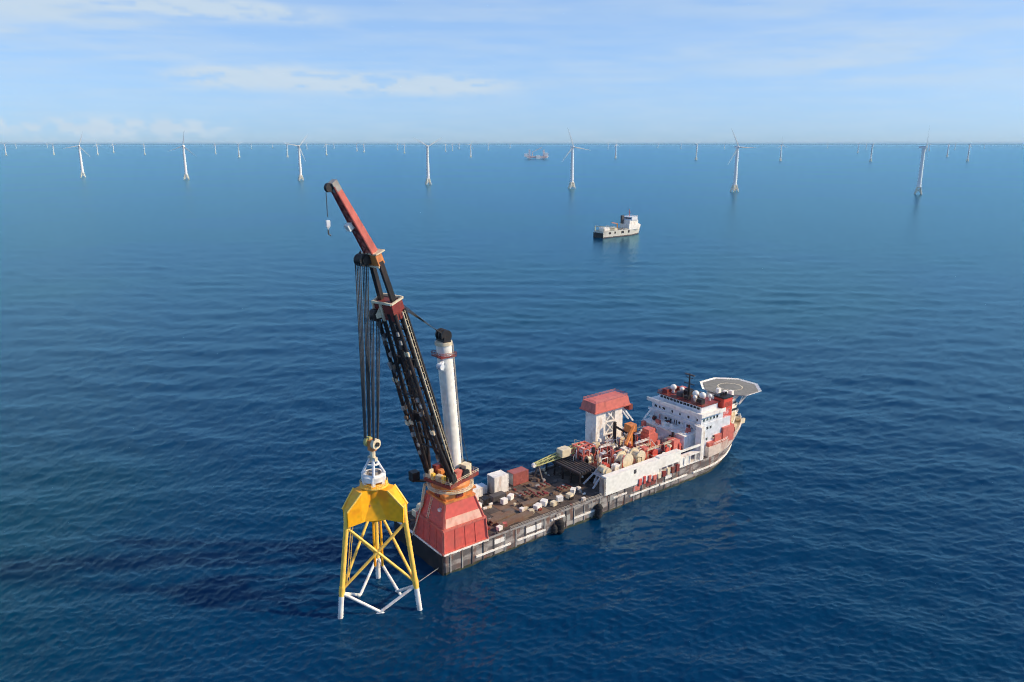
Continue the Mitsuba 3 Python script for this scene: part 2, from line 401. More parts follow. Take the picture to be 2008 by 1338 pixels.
for k in range(30):
    u, v = used_r.uniform(87, 136), used_r.uniform(4, 31)
    h, a, b = used_r.uniform(1.5, 5.5), used_r.uniform(1, 3.5), used_r.uniform(1, 3)
    mat = used_r.choice(['m_rose', 'm_dark_red', 'm_white', 'm_red', 'm_cream', 'm_blue_white', 'm_black', 'm_dark_grey'])
    part(ship, 'deck_house', [box(u, u + a, v, v + b, 13.4, 13.4 + h, .1), box(u - .15, u + a + .15, v - .15, v + b + .15, 13.4 + h * .8, 13.4 + h * .86)], mat)
for k in range(26):
    u, v = used_r.uniform(87, 136), used_r.uniform(4, 31)
    h, L = used_r.uniform(2.5, 6), used_r.uniform(2.5, 7)
    mat = used_r.choice(['m_white', 'm_cream', 'm_rose', 'm_red', 'm_blue_white'])
    if used_r.random() < .5: pts = [(u, v, 13.4), (u, v, 13.4 + h), (u + L, v, 13.4 + h), (u + L, v, 13.4)]
    else: pts = [(u, v, 13.4), (u, v, 13.4 + h), (u, v + L, 13.4 + h), (u, v + L, 13.4)]
    part(ship, 'pipe', poly_tube(pts, used_r.uniform(.15, .32)), mat, smooth=40)
for k in range(14):
    u, v = used_r.uniform(90, 134), used_r.uniform(5, 30)
    L = used_r.uniform(4, 9); h = used_r.uniform(3, 6)
    part(ship, 'catwalk', [box(u, u + L, v, v + 1.2, 13.4 + h, 13.55 + h), rails([(u, v, 13.5 + h), (u + L, v, 13.5 + h)], 1.1, .07, 2)] + [tube((u + t, v + .1, 13.4), (u + t, v + .1, 13.4 + h), .12, n=5) for t in (.2, L - .2)], used_r.choice(['m_white', 'm_cream', 'm_rose']))
for k in range(70):
    u, v = used_r.uniform(86, 140), used_r.uniform(3, 33)
    a, b, h = used_r.uniform(.5, 1.8), used_r.uniform(.5, 1.8), used_r.uniform(.8, 3.2)
    z = 13.4 + (used_r.uniform(2.5, 5.5) if used_r.random() < .45 else 0)
    m = [box(u, u + a, v, v + b, z, z + h, .08)]
    if z > 14: m += [tube((u + a / 2, v + b / 2, 13.4), (u + a / 2, v + b / 2, z), .14, n=6)]
    part(ship, 'small_gear', m, used_r.choice(['m_white', 'm_white', 'm_bright_red', 'm_rose', 'm_dark_red', 'm_black', 'm_black', 'm_cream', 'm_blue_white', 'm_pale_rose']))
for k in range(46):
    u, v, z = used_r.uniform(86, 138), used_r.uniform(4, 32), used_r.uniform(15, 20)
    L = used_r.uniform(1.5, 5); t = used_r.uniform(0, 6.28); q = np.array([u + L * math.cos(t), v + L * math.sin(t), z + used_r.uniform(-1.5, 2)])
    part(ship, 'rail_pipe', [tube((u, v, 13.4), (u, v, z), .13, n=5), tube((u, v, z), q, .13, n=5), tube(q, (q[0], q[1], 13.4), .13, n=5)], used_r.choice(['m_white', 'm_white', 'm_bright_red', 'm_cream', 'm_black']))
for k in range(84):
    u, v = used_r.uniform(22, 75), used_r.choice([used_r.uniform(1.5, 11), used_r.uniform(26, 35), used_r.uniform(11, 26)])
    a, b, h = used_r.uniform(.5, 2.2), used_r.uniform(.4, 1.6), used_r.uniform(.3, 1.3)
    part(ship, 'deck_fitting', [box(u, u + a, v, v + b, 8.05, 8.05 + h, .06), tube((u + a * .5, v - .3, 8.3), (u + a * .5, v + b + .3, 8.3), .16, n=6)], used_r.choice(['m_dark_grey', 'm_black', 'm_timber', 'm_dark_red', 'm_cream', 'm_grey', 'm_white']))
for k in range(9):
    u, v = used_r.uniform(24, 72), used_r.uniform(3, 32)
    pts = [np.array([u, v, 8.25])]; t = used_r.uniform(0, 6.28)
    for q in range(9):
        t += used_r.uniform(-.7, .7); pts.append(pts[-1] + [math.cos(t) * .9, math.sin(t) * .9, 0])
        pts[-1][1] = min(max(pts[-1][1], 1), 35)
    part(ship, 'deck_hose', poly_tube(pts, .12, 5), used_r.choice(['m_black', 'm_dark_grey', 'm_rope']))
# named bigger pieces
part(ship, 'winch_frame', [box(u, u + .6, v, v + .6, 13.4, 20) for u in (86, 89.4, 92.6) for v in (20.8, 24.4, 27.6)] + [box(86, 93.2, v, v + .6, z, z + .5) for v in (20.8, 24.4, 27.6) for z in (16.5, 19.7)] + [box(u, u + .6, 20.8, 28.2, z, z + .5) for u in (86, 89.4, 92.6) for z in (16.5, 19.7)], 'm_rose')
part(ship, 'winch_frame_floor', box(86, 93.2, 20.8, 28.2, 16.3, 16.5), 'm_dark_red')
part(ship, 'frame_winch', [tube((88, 22.5, 18.4), (88, 26.5, 18.4), 1.3, n=16), tube((91.4, 22, 18.2), (91.4, 24, 18.2), 1.1, n=16)], 'm_blue_white', smooth=35)
part(ship, 'cable_reel', [tube((98, 6, 16.8), (98, 9.5, 16.8), 2.2, n=20), tube((98, 5.4, 16.8), (98, 6.0, 16.8), 3.3, n=24), tube((98, 9.5, 16.8), (98, 10.1, 16.8), 3.3, n=24)], 'm_cream', smooth=35)
part(ship, 'cable_reel', [tube((106, 6, 16.6), (106, 9.5, 16.6), 2.0, n=20), tube((106, 5.4, 16.6), (106, 6.0, 16.6), 3.0, n=24), tube((106, 9.5, 16.6), (106, 10.1, 16.6), 3.0, n=24)], 'm_cream', smooth=35)
part(ship, 'storage_tank', [tube((86, 5, 15.2), (86, 10, 15.2), 1.6, n=18), tube((84.5, 5.5, 15.8), (84.5, 9, 15.8), 1.3, n=18)], 'm_cream', smooth=35)
part(ship, 'deck_crane', [tube((113, 19, 13.4), (113, 19, 23), 1.2, n=14), box(111, 115, 17, 21, 23, 26.5, .2), beam((113, 17, 26), (103, 12, 21), 1.1)], 'm_orange', smooth=35)
part(ship, 'black_post', [tube((108, 24, 13.4), (108, 24, 27), .8, n=10), beam((108, 24, 25), (112, 20, 22), .8)], 'm_black')
part(ship, 'vent_tower', [box(120, 125, 14, 19, 13.4, 21, .2), box(120.4, 124.6, 14.4, 18.6, 21, 23, .2)], 'm_rose')
part(ship, 'stair_house', box(127, 131, 5, 9, 13.4, 19, .2), 'm_rose')

# portal tower: two white columns under a red roof girder
tw = part(ship, 'portal_tower', [box(100, 106, 28, 35, 13.4, 32.5, .3), box(112, 116.5, 28, 35, 13.4, 32.5, .3), box(116.5, 119, 30, 33, 13.4, 32.5, .2)], 'm_white', label='white portal tower behind the winches')
part(tw, 'roof_girder', [hull_of([(98, 26.5, 32.6), (98, 36.5, 32.6), (120, 26.5, 32.6), (120, 36.5, 32.6), (98.8, 27.2, 36.6), (98.8, 35.8, 36.6), (119.2, 27.2, 36.6), (119.2, 35.8, 36.6)]), box(97.6, 120.4, 26.1, 36.9, 32.1, 32.6)], 'm_rose', label='red roof girder of the portal tower')
part(tw, 'brace', [beam((106, 28.3, 14 + k * 6), (112, 28.3, 20 + k * 6), .5) for k in range(3)] + [beam((112, 28.3, 14 + k * 6), (106, 28.3, 20 + k * 6), .5) for k in range(3)] + [box(106, 112, 28, 28.6, 19.7 + 6 * k, 20.3 + 6 * k) for k in range(2)], 'm_white')
part(tw, 'hanging_cabin', box(107, 111, 29, 33, 28, 32, .2), 'm_blue_white')
for q in (0, 3):
    part(tw, 'side_strut', beam((119, 30 + q, 30), (126, 30 + q, 22), .7), 'm_blue_white')
part(tw, 'winch_box', [box(119.5, 122, 26.5, 30, 29.5, 32, .2)], 'm_dark_red')
part(tw, 'roof_rail', rails([(98.9, 27.4, 36.6), (119.1, 27.4, 36.6), (119.1, 35.7, 36.6), (98.9, 35.7, 36.6)], 1.1, .08, 3, closed=True), 'm_rose')

# accommodation block and bridge
acc = part(ship, 'accommodation', [box(142, 164, 2.5, 33.5, 8, 24.0, .1), box(142.6, 163, 2.8, 33.2, 24, 28.0, .1), box(134, 142, 5, 31, 13.4, 19.6, .1)], 'm_blue_white', label='tall pale accommodation block near the bow')
part(acc, 'wing_deck', [box(140.6, 158, 1.0, 35.0, 28.0, 28.6), box(140.6, 141.0, 1.0, 35.0, 28.6, 29.7), box(141.0, 158, 1.0, 1.4, 28.6, 29.7)], 'm_white')
part(acc, 'deck_edge', [box(141.3, 142.2, 2, 34, 19.7, 20.2), box(141.3, 142.2, 2, 34, 23.8, 24.2), box(133.5, 142, 4.5, 31.5, 19.6, 20.0)], 'm_white')
part(acc, 'aft_gallery', [box(141.2, 142.4, 3 + k * 4.6, 3.25 + k * 4.6, 20.1, 23.9) for k in range(7)] + [box(140.3, 142, 2.4, 33.6, 23.7, 23.95)], 'm_blue_white')
part(acc, 'gallery_rail', [rails([(140.4, 2.5, 23.95), (140.4, 33.5, 23.95)], 1.1, .08, 2), rails([(134, 5.2, 20.0), (134, 30.8, 20.0)], 1.1, .08, 2)], 'm_white')
for v, z, m in ((8, 20.1, 'm_dark_red'), (16.5, 20.1, 'm_dark_grey'), (26, 20.1, 'm_rose'), (12, 13.4, 'm_dark_grey'), (22, 13.4, 'm_black')):
    part(acc, 'door', box(141.7 if z > 14 else 133.8, 142.05 if z > 14 else 134.05, v, v + 1.3, z, z + 2.3), m)
part(acc, 'stair', [beam((134, 29, 13.5), (139, 29, 20), 1.0, .3), beam((136, 32, 20), (141, 32, 24), 1.0, .3), beam((141.4, 4, 20.2), (141.4, 9, 24), .9, .25)], 'm_white')
for k in range(12):
    u, v = used_r.uniform(135, 140), used_r.uniform(6, 29)
    part(acc, 'roof_gear', box(u, u + used_r.uniform(.6, 2), v, v + used_r.uniform(.6, 2.4), 20.0, 20.0 + used_r.uniform(.7, 2.2), .08), used_r.choice(['m_white', 'm_rose', 'm_dark_red', 'm_dark_grey', 'm_cream']))
br = part(ship, 'bridge', [box(145, 157, 5, 31, 28.6, 31.6, .15)], 'm_blue_white')
part(br, 'bridge_roof', [box(144.3, 157.8, 4.3, 31.7, 31.6, 32.1)], 'm_dark_red')
for k in range(12):
    v = 6 + k * 2.05
    part(br, 'window', box(144.9, 145.1, v, v + 1.5, 29.9, 31.0), 'm_window')
for row, z in enumerate((15.6, 21.0, 25.2)):
    for k in range(11):
        v = 4.5 + k * 2.55
        if used_r.random() < .3: continue
        v += used_r.uniform(-.4, .4); wd = used_r.choice([.8, 1.1, 1.5])
        part(acc, 'window', box(141.88 if z < 24 else 142.5, 142.2 if z < 24 else 142.8, v, v + wd, z, z + 1.1), 'm_window')
for row, z in enumerate((15.6, 21.0, 25.2)):
    for k in range(5):
        u = 144 + k * 2.4
        if used_r.random() < .25: continue
        part(acc, 'window', box(u, u + 1.1, 2.35 if z < 24 else 2.65, 2.6 if z < 24 else 2.9, z, z + 1.2), 'm_window')
# things on the bridge roof: radomes, mast, lockers
mast = part(ship, 'radar_mast', [tube((150, 17, 32), (150, 17, 44), .55, .3, n=8), beam((150, 14, 39), (150, 20, 39), .4), beam((150, 15, 42), (150, 19, 42), .3), box(149, 151, 15.5, 18.5, 36, 36.6), tube((148.5, 17, 32), (150, 17, 40), .25, n=6), tube((151.5, 18, 32), (150, 17, 40), .25, n=6)], 'm_black')
part(mast, 'scanner', [box(149.6, 150.4, 14.2, 19.8, 43.2, 43.7)], 'm_dark_grey')
for u, v, r in ((150, 26.5, 1.5), (152, 22.8, 1.1), (150.5, 13.2, 1.6), (151, 9.5, 1.6), (147.5, 11.2, 1.0), (154.5, 8, 1.0)):
    rd = part(ship, 'radome', [ball((u, v, 33.3 + r), r), tube((u, v, 32.1), (u, v, 33.6), r * .5, n=10)], 'm_white', smooth=35)
for u, v, a, b, h, m in ((146, 27, 3, 3, 2, 'm_dark_red'), (147, 19, 2, 3, 2.4, 'm_dark_grey'), (152, 18, 4, 4, 2.2, 'm_black'), (146, 14, 2, 2.5, 2, 'm_black'), (153, 28, 3, 2.5, 1.6, 'm_dark_red'), (153, 12, 2.5, 2.5, 2.6, 'm_dark_grey'), (146, 6, 2.5, 3, 2.4, 'm_black'), (155, 23, 2, 4, 2, 'm_rose')):
    part(ship, 'roof_locker', box(u, u + a, v, v + b, 32.1, 32.1 + h, .1), m)
part(ship, 'bridge_rail', rails([(144.5, 4.5, 32.1), (144.5, 31.5, 32.1), (157.5, 31.5, 32.1)], 1.2, .09, 2.5), 'm_dark_red')
# funnel
fn_ = part(ship, 'funnel', [box(158.5, 165, 2.8, 8.6, 19.5, 33.2, .25)], 'm_bright_red', label='bright red funnel casing beside the bridge')
part(fn_, 'funnel_top', [box(158.2, 165.3, 2.5, 8.9, 33.2, 33.9, .1)] + [tube((160 + k * 1.7, 5.7, 33.6), (160 + k * 1.7, 5.7, 35.2), .5, n=10) for k in range(3)], 'm_black')
part(fn_, 'louvre', [box(159.3, 164.2, 2.68, 2.85, 29 + k * .5, 29.25 + k * .5) for k in range(5)], 'm_dark_red')
part(ship, 'funnel_base', box(157.6, 166, 1.4, 9.4, 11.8, 19.5, .2), 'm_rose')
for u, v, a, b, z0, z1, m in ((152, 1.6, 5, 4, 11.8, 17, 'm_rose'), (166, 4.5, 4, 3, 11.8, 15, 'm_bright_red'), (171, 6.5, 3, 3, 11.8, 14.4, 'm_dark_red'), (147, .8, 4, 3, 11.8, 14.5, 'm_rose')):
    part(ship, 'bow_locker', box(u, u + a, v, v + b, z0, z1, .15), m)
# stepped tiers of the forward house
for z0, z1, ins, u0, m in ((11.8, 15.6, 2.4, 152, 'm_white'), (15.6, 19.4, 4.2, 160, 'm_wall'), (19.4, 23.2, 5.6, 164, 'm_wall')):
    a, b = bow_ring(z0, ins, u0), bow_ring(z1, ins, u0)
    b = np.c_[a[:, :2], np.full(len(a), z1)]
    c = a[:, :2].mean(0)
    wide = np.c_[c + (a[:, :2] - c) * 1.05, np.full(len(a), z1)]
    t = part(ship, 'forward_house', [loft([a, b]), cap(b)], m)
    w2 = wide.copy(); w2[:, 2] += .45
    part(t, 'deck_edge', [loft([wide, w2]), cap(wide), cap(w2)], 'm_cream')
    part(t, 'deck_rail', rails(w2[3:-3:4], 1.1, .09, 2.5), 'm_white')
    for i in range(4, 40, 3):
        q = a[i]; q2 = a[i + 1]; d = (q2 - q) / np.linalg.norm(q2 - q); nn = np.array([d[1], -d[0], 0])
        p = (q + q2) / 2 + [0, 0, (z1 - z0) * .55]
        part(t, 'window', beam(p - d * .8 + nn * .02, p + d * .8 + nn * .02, .35, 1.1), 'm_window')
# helideck on trusses over the bow
HC, HR, HZ = np.array([182.5, 17.5]), 14.0, 31.0
ang = np.radians(22.5 + 45 * np.arange(8))
oct_ = HC + HR * np.c_[np.cos(ang), np.sin(ang)]
hd = part(ship, 'helideck', hull_of([(x, y, z) for x, y in oct_ for z in (HZ - .6, HZ)]), 'm_helideck', label='pale grey eight-sided helicopter deck over the bow')
out = HC + (HR + 1.6) * np.c_[np.cos(ang), np.sin(ang)]
for k in range(8):
    a, b = oct_[k], oct_[(k + 1) % 8]; c, d = out[k], out[(k + 1) % 8]
    part(hd, 'safety_net', hull_of([(*a, HZ - .25), (*b, HZ - .25), (*c, HZ + .15), (*d, HZ + .15), (*c, HZ + .3), (*d, HZ + .3)]), 'm_white')
circ = [np.array([HC[0] + 6 * math.cos(t), HC[1] + 6 * math.sin(t), HZ + .02]) for t in np.linspace(0, 2 * np.pi, 33)]
part(hd, 'landing_circle', [beam(a, b, .5, .04) for a, b in zip(circ[:-1], circ[1:])], 'm_cream')
trs = []
for sx, sy in ((-8, -8), (-8, 8), (7, -8), (7, 8), (-8, 0), (7, 0)):
    p = np.array([HC[0] + sx, HC[1] + sy, HZ - .6]); q = np.array([HC[0] + sx * .55 - 4, HC[1] + sy * .75, 23.4])
    trs.append(tube(q, p, .4, n=8))
    trs.append(tube(q, (HC[0] + sx * .2, HC[1] + sy, HZ - .6), .28, n=6))
    trs.append(tube(p, (HC[0] - sx * .2, HC[1] + sy * .5, HZ - 2.6), .25, n=6))
part(hd, 'support_truss', trs + [box(HC[0] - 9, HC[0] + 9, HC[1] + s - .3, HC[1] + s + .3, HZ - 1.6, HZ - .6) for s in (-8, -3, 3, 8)], 'm_white')
part(hd, 'access_house', [box(170, 174, 14, 22, 23.4, 29.5, .15)], 'm_white')
for u, v in ((168.5, 9.5), (169, 14), (171, 8)):
    part(ship, 'deck_locker', box(u, u + 1.8, v, v + 1.8, 31, 33.3, .1), 'm_white')
part(ship, 'foredeck_winch', [tube((188, 14, 13), (188, 22, 13), 1.1, n=14), box(186.5, 189.5, 12, 13, 11.8, 14.2), box(186.5, 189.5, 23, 24, 11.8, 14.2)], 'm_cream', smooth=35)
# a lattice boom lying along the port side (cargo crane at rest)
lb = thing('cargo_crane', 'yellow-green lattice crane boom resting low over the far side of the work deck', 'crane')
A0, A1 = np.array([66, 30, 15.0]), np.array([90, 27.5, 18.5])
ch = []
for sy, sz in ((-1, -1), (-1, 1), (1, -1), (1, 1)):
    ch.append(tube(A0 + [0, sy * .6, sz * .6], A1 + [0, sy * 1.3, sz * 1.4], .28, n=6))
part(lb, 'chords', ch, 'm_lime')
lc = []
for k in range(9):
    t0, t1 = k / 9, (k + 1) / 9
    f = lambda t, sy, sz: A0 + (A1 - A0) * t + [0, sy * (.6 + .7 * t), sz * (.6 + .8 * t)]
    for sy in (-1, 1):
        lc.append(tube(f(t0, sy, -1), f(t1, sy, 1), .14, n=5))
    for sz in (-1, 1):
        lc.append(tube(f(t0, -1, sz), f(t1, 1, sz), .14, n=5))
part(lb, 'lacing', lc, 'm_lime')
part(lb, 'cab', [box(78, 83, 25.6, 29.6, 16.5, 20.0, .2)], 'm_cream')
part(lb, 'boom_rest', [beam((68, 27, 8), (68, 30, 14.5), .6), beam((68, 33, 8), (68, 30, 14.5), .6), box(66.5, 69.5, 28.5, 31.5, 14.2, 14.6)], 'm_dark_grey')
part(lb, 'pedestal', [tube((91, 27.5, 13.4), (91, 27.5, 19.5), 1.5, n=14)], 'm_cream', smooth=35)
part(lb, 'head_sheave', [tube((65.6, 29.4, 14.9), (65.6, 30.6, 14.9), 1.0, n=14)], 'm_white')

# ------------------------------------------------------------------ things standing on the work deck
def container(u, v, L, Wd, H, mat, label, rz=0.0, cat_='container', z=8.1):
    k = thing('cargo_container', label, cat_, 'containers on the work deck')
    M = SHIP @ trimesh.transformations.translation_matrix([u, v, z]) @ trimesh.transformations.rotation_matrix(rz, [0, 0, 1])
    a, b = L / 2, Wd / 2
    part(k, 'shell', box(-a, a, -b, b, 0.1, H, .06), mat, M)
    n = int(L / .8)
    part(k, 'corrugation', [box(-a + .4 + i * (L - .8) / n, -a + .7 + i * (L - .8) / n, -b - .07, b + .07, .35, H - .3) for i in range(n)], mat, M)
    part(k, 'frame', [box(s * a - .12, s * a + .12, t * b - .12, t * b + .12, 0, H + .03) for s in (-1, 1) for t in (-1, 1)] + [box(-a, a, t * b - .1, t * b + .1, H - .2, H + .05) for t in (-1, 1)], mat, M)
    part(k, 'door', [box(-a - .12, -a, -b + .2, -.05, .3, H - .3), box(-a - .12, -a, .05, b - .2, .3, H - .3)], 'm_grey', M)
    return k


container(33.5, 30.5, 7.0, 4.2, 5.2, 'm_white', 'white cargo container nearest the crane pedestal, left of the others')
container(46.5, 30.5, 7.0, 5.2, 7.8, 'm_white', 'tallest white cabin container, between a low white one and the red one')
container(58.5, 32.3, 8.0, 4.4, 5.6, 'm_maroon', 'dull red cargo container standing right of the tall white one')
container(39.0, 33.2, 5.0, 3.4, 3.6, 'm_blue_white', 'low pale container half hidden between the two white ones')
container(29.5, 27.0, 4.5, 2.6, 2.6, 'm_white', 'small white container tucked behind the red crane pedestal')
container(41.5, 24.0, 6.5, 3.0, 2.6, 'm_dark_grey', 'dark low container in front of the white containers')
container(35.5, 24.5, 3.2, 3.0, 2.6, 'm_black', 'black low box container beside the crane pedestal')


def cargo(u, v, a, b, h, mat, label, rz=0.0, name='cargo_box', cat_='box', group='white boxes along the starboard deck edge'):
    k = thing(name, label, cat_, group)
    M = SHIP @ trimesh.transformations.translation_matrix([u, v, 8.1]) @ trimesh.transformations.rotation_matrix(rz, [0, 0, 1])
    part(k, 'body', box(-a / 2, a / 2, -b / 2, b / 2, .2, h, .1), mat, M)
    part(k, 'lid', box(-a / 2 - .08, a / 2 + .08, -b / 2 - .08, b / 2 + .08, h, h + .18, .04), mat, M)
    part(k, 'skid', [box(-a / 2, a / 2, s * b * .35 - .15, s * b * .35 + .15, 0, .2) for s in (-1, 1)], 'm_dark_grey', M)
    return k


cg = [(49.5, 7.8, 3.2, 2.2, 1.8, .3, 'm_white'), (45.0, 6.2, 2.0, 1.6, 1.6, -.2, 'm_cream'), (53.5, 8.6, 2.6, 2.4, 2.2, .5, 'm_white'), (56.5, 6.0, 2.2, 1.8, 1.7, .1, 'm_cream'),
      (61.0, 7.6, 2.4, 2.0, 2.0, -.3, 'm_white'), (66.0, 7.0, 2.2, 2.4, 2.0, .2, 'm_cream'), (70.0, 9.5, 2.6, 1.8, 2.2, .6, 'm_white'), (43.0, 9.6, 1.6, 1.6, 1.5, .2, 'm_white'),
      (27.0, 3.0, 2.0, 1.6, 1.5, .2, 'm_white'), (30.5, 4.2, 1.5, 1.5, 1.3, -.4, 'm_rose'), (41.5, 19.5, 2.4, 2.0, 2.2, .1, 'm_white'), (46.0, 21.0, 2.6, 1.8, 2.0, .4, 'm_white'), (31.0, 22.5, 2.2, 1.8, 2.0, .1, 'm_white')]
names = ['largest white box on skids near the middle of the starboard deck edge', 'cream box on skids, seaward of the largest white box', 'white box on skids just toward the bow from the largest one', 'cream box close to the starboard rail, amid the row of boxes',
         'white box midway between the box cluster and the white side wall', 'cream box on skids, second from the white side wall', 'white box on skids nearest the white side wall', 'small white box on the inboard end of the row, nearest the crane',
         'white box on deck right beside the foot of the red pedestal', 'small rose box near the foot of the red pedestal', 'white box in front of the dark low container', 'white box on deck right of the dark low container', 'white box on deck between pedestal and black container']
for (u, v, a, b, h, rz, m), nm in zip(cg, names):
    cargo(u, v, a, b, h, m, nm, rz)
gr = random.Random(5)
for (u, v, L, rz, nm) in ((36, 5.5, 17, .06, 'long brown timber beam stack along the starboard deck edge'), (33, 9.5, 12, .1, 'shorter brown timber stack just inboard of the long one'), (50, 12.5, 9, -.05, 'brown timber stack in the middle of the work deck')):
    k = thing('timber_stack', nm, 'timber stack', 'timber on the work deck')
    M = SHIP @ trimesh.transformations.translation_matrix([u, v, 8.1]) @ trimesh.transformations.rotation_matrix(rz, [0, 0, 1])
    for j in range(3):
        for l in range(2):
            o = gr.uniform(-.8, .8)
            part(k, 'beam', box(-L / 2 + o, L / 2 + o, -1.5 + j * 1.0, -.6 + j * 1.0, l * .75, .7 + l * .75, .05), 'm_timber', M)
for i, (u, v) in enumerate(((58, 16), (64, 22), (54, 20), (70, 15))):
    k = thing('deck_grillage', ['rusty steel grillage lying mid deck', 'rusty grillage near the far rail', 'rusty grillage beside the timber stack', 'rusty grillage at the foot of the deckhouse'][i], 'steel frame', 'grillages on the work deck')
    part(k, 'girders', [box(u - 3, u + 3, v - 1.5 + j * 1.5 - .2, v - 1.3 + j * 1.5 + .2, 8.1, 8.9) for j in range(3)], 'm_timber')
    part(k, 'cross_beams', [box(u - 2.6 + j * 2.4, u - 2.2 + j * 2.4, v - 1.8, v + 2.0, 8.9, 9.2) for j in range(3)], 'm_dark_red')
# fenders on the starboard side
def fender(u, r, z, L, label):
    k = thing('rubber_fender', label, 'fender', 'fenders hung on the starboard side')
    ang = np.linspace(-np.pi / 2, np.pi / 2, 9)
    part(k, 'body', lathe((u, -r - .1, z), [(max(.02, r * math.cos(t)), (L / 2 - r) * np.sign(math.sin(t)) + r * math.sin(t)) for t in ang], 18), 'm_rubber', smooth=50)
    for s in (-.5, .5):
        part(k, 'tyre', lathe((u, -r - .1, z + s * (L - 2 * r) * .9), [(r * .96, -.35), (r * 1.12, -.2), (r * 1.12, .2), (r * .96, .35)], 18), 'm_rubber', smooth=40)
    part(k, 'chain', [tube((u, -r - .1, z + L / 2 - .3), (u, -.1, 8.2), .09, n=5)], 'm_dark_grey')
fender(53.5, 1.55, 3.0, 6.0, 'large black rubber fender hanging midway along the work deck side')
fender(51.0, 1.1, 2.4, 4.0, 'smaller black fender just sternward of the large midway one')
fender(74.5, 1.5, 3.2, 6.6, 'large black rubber fender hanging by the aft end of the white wall')

# ------------------------------------------------------------------ heavy lift crane
cr = thing('heavy_lift_crane', 'giant crane on a red pedestal at the vessel stern with dark boom and red jib', 'crane')
PC = np.array([10.0, 10.0])


def quad(c, h, z):
    return [(c[0] - h, c[1] - h, z), (c[0] + h, c[1] - h, z), (c[0] + h, c[1] + h, z), (c[0] - h, c[1] + h, z)]


pd = part(cr, 'pedestal', [hull_of(quad(PC, 9.5, 8.3) + quad(PC, 9.0, 16.8)), hull_of(quad(PC, 8.6, 16.8) + quad(PC, 6.2, 25.6))], 'm_red', label='sloping four-sided red crane pedestal')
part(pd, 'flange', [hull_of(quad(PC, 9.4, 16.5) + quad(PC, 9.4, 17.3)), hull_of(quad(PC, 10.0, 8.0) + quad(PC, 10.0, 8.6))], 'm_rose')
part(pd, 'collar', [hull_of(quad(PC, 6.6, 25.4) + quad(PC, 6.6, 26.2)), hull_of(quad(PC, 5.7, 26.2) + quad(PC, 6.0, 28.4)), hull_of(quad(PC, 6.8, 28.4) + quad(PC, 6.8, 29.1))], 'm_orange')
for s in (-1, 1):
    for e in (-1, 1):
        a, b = np.array([PC[0] + s * 9.5, PC[1] + e * 9.5, 8.3]), np.array([PC[0] + s * 9.0, PC[1] + e * 9.0, 16.6])
        part(pd, 'corner_stiffener', beam(a, b, .9), 'm_rose')
        part(pd, 'corner_stiffener', beam((PC[0] + s * 8.6, PC[1] + e * 8.6, 17.2), (PC[0] + s * 6.2, PC[1] + e * 6.2, 25.5), .7), 'm_rose')
# side pads, hatches and ladders that stand proud of the plating
for t in (-4.5, 0, 4.5):
    part(pd, 'plate_stiffener', [beam((PC[0] + t, .42, 8.6), (PC[0] + t * .96, .95, 16.5), .25)], 'm_red')
    part(pd, 'plate_stiffener', [beam((.42, PC[1] + t, 8.6), (.95, PC[1] + t * .96, 16.5), .25)], 'm_red')
part(pd, 'pale_band', [hull_of([(2.1, 1.27, 17.35), (17.9, 1.27, 17.35), (2.9, 2.15, 20.4), (17.1, 2.15, 20.4), (2.1, 1.6, 17.35), (17.9, 1.6, 17.35), (2.9, 2.5, 20.4), (17.1, 2.5, 20.4)])], 'm_pale_rose')  # paler rose band along the foot of the upper starboard face
part(pd, 'access_hatch', [box(8.5, 11.5, 3.8, 4.6, 26.5, 27.9)], 'm_dark_red')
part(pd, 'access_hatch', [box(3.8, 4.6, 8.0, 11.0, 26.5, 27.9)], 'm_dark_red')
part(pd, 'ladder', [tube((1.3, 12, 17.3), (3.7, 12, 25.6), .12, n=5), tube((1.3, 13, 17.3), (3.7, 13, 25.6), .12, n=5)] + [beam((1.4 + k * .23, 12, 17.6 + k * .8), (1.4 + k * .23, 13, 17.6 + k * .8), .12) for k in range(10)], 'm_cream')
part(pd, 'light_box', box(2.0, 3.2, 5.2, 6.2, 22.4, 23.4, .1), 'm_white')
part(pd, 'gallery', [lathe((*PC, 29.1), [(6.0, 0), (8.6, 0), (8.6, .35), (6.0, .35)], 32), rails([(PC[0] + 8.5 * math.cos(t), PC[1] + 8.5 * math.sin(t), 29.4) for t in np.linspace(0, 2 * np.pi, 25)], 1.2, .09, 2)], 'm_cream')
part(pd, 'stair', [beam((-.8, 20, 8), (1.6, 17, 20), 1.0, .4), beam((1.6, 17, 20), (3.0, 16.5, 29), .9, .9)], 'm_cream')
part(cr, 'slew_ring', lathe((*PC, 29.4), [(0, 0), (7.0, 0), (7.2, .6), (7.2, 1.6), (6.6, 2.2), (0, 2.2)], 40), 'm_orange', smooth=30)

# boom frame: d points to the hook, e across, in ship coordinates
dw = np.array([-0.61103095, -0.7916067]); d2 = np.array([dw @ AX, dw @ NV]); e2 = np.array([-d2[1], d2[0]])


def B(f, s, z):
    """A point of the crane: f forward of the pedestal centre, s to the crane's left, z up."""
    q = PC + f * d2 + s * e2
    return np.array([q[0], q[1], z])


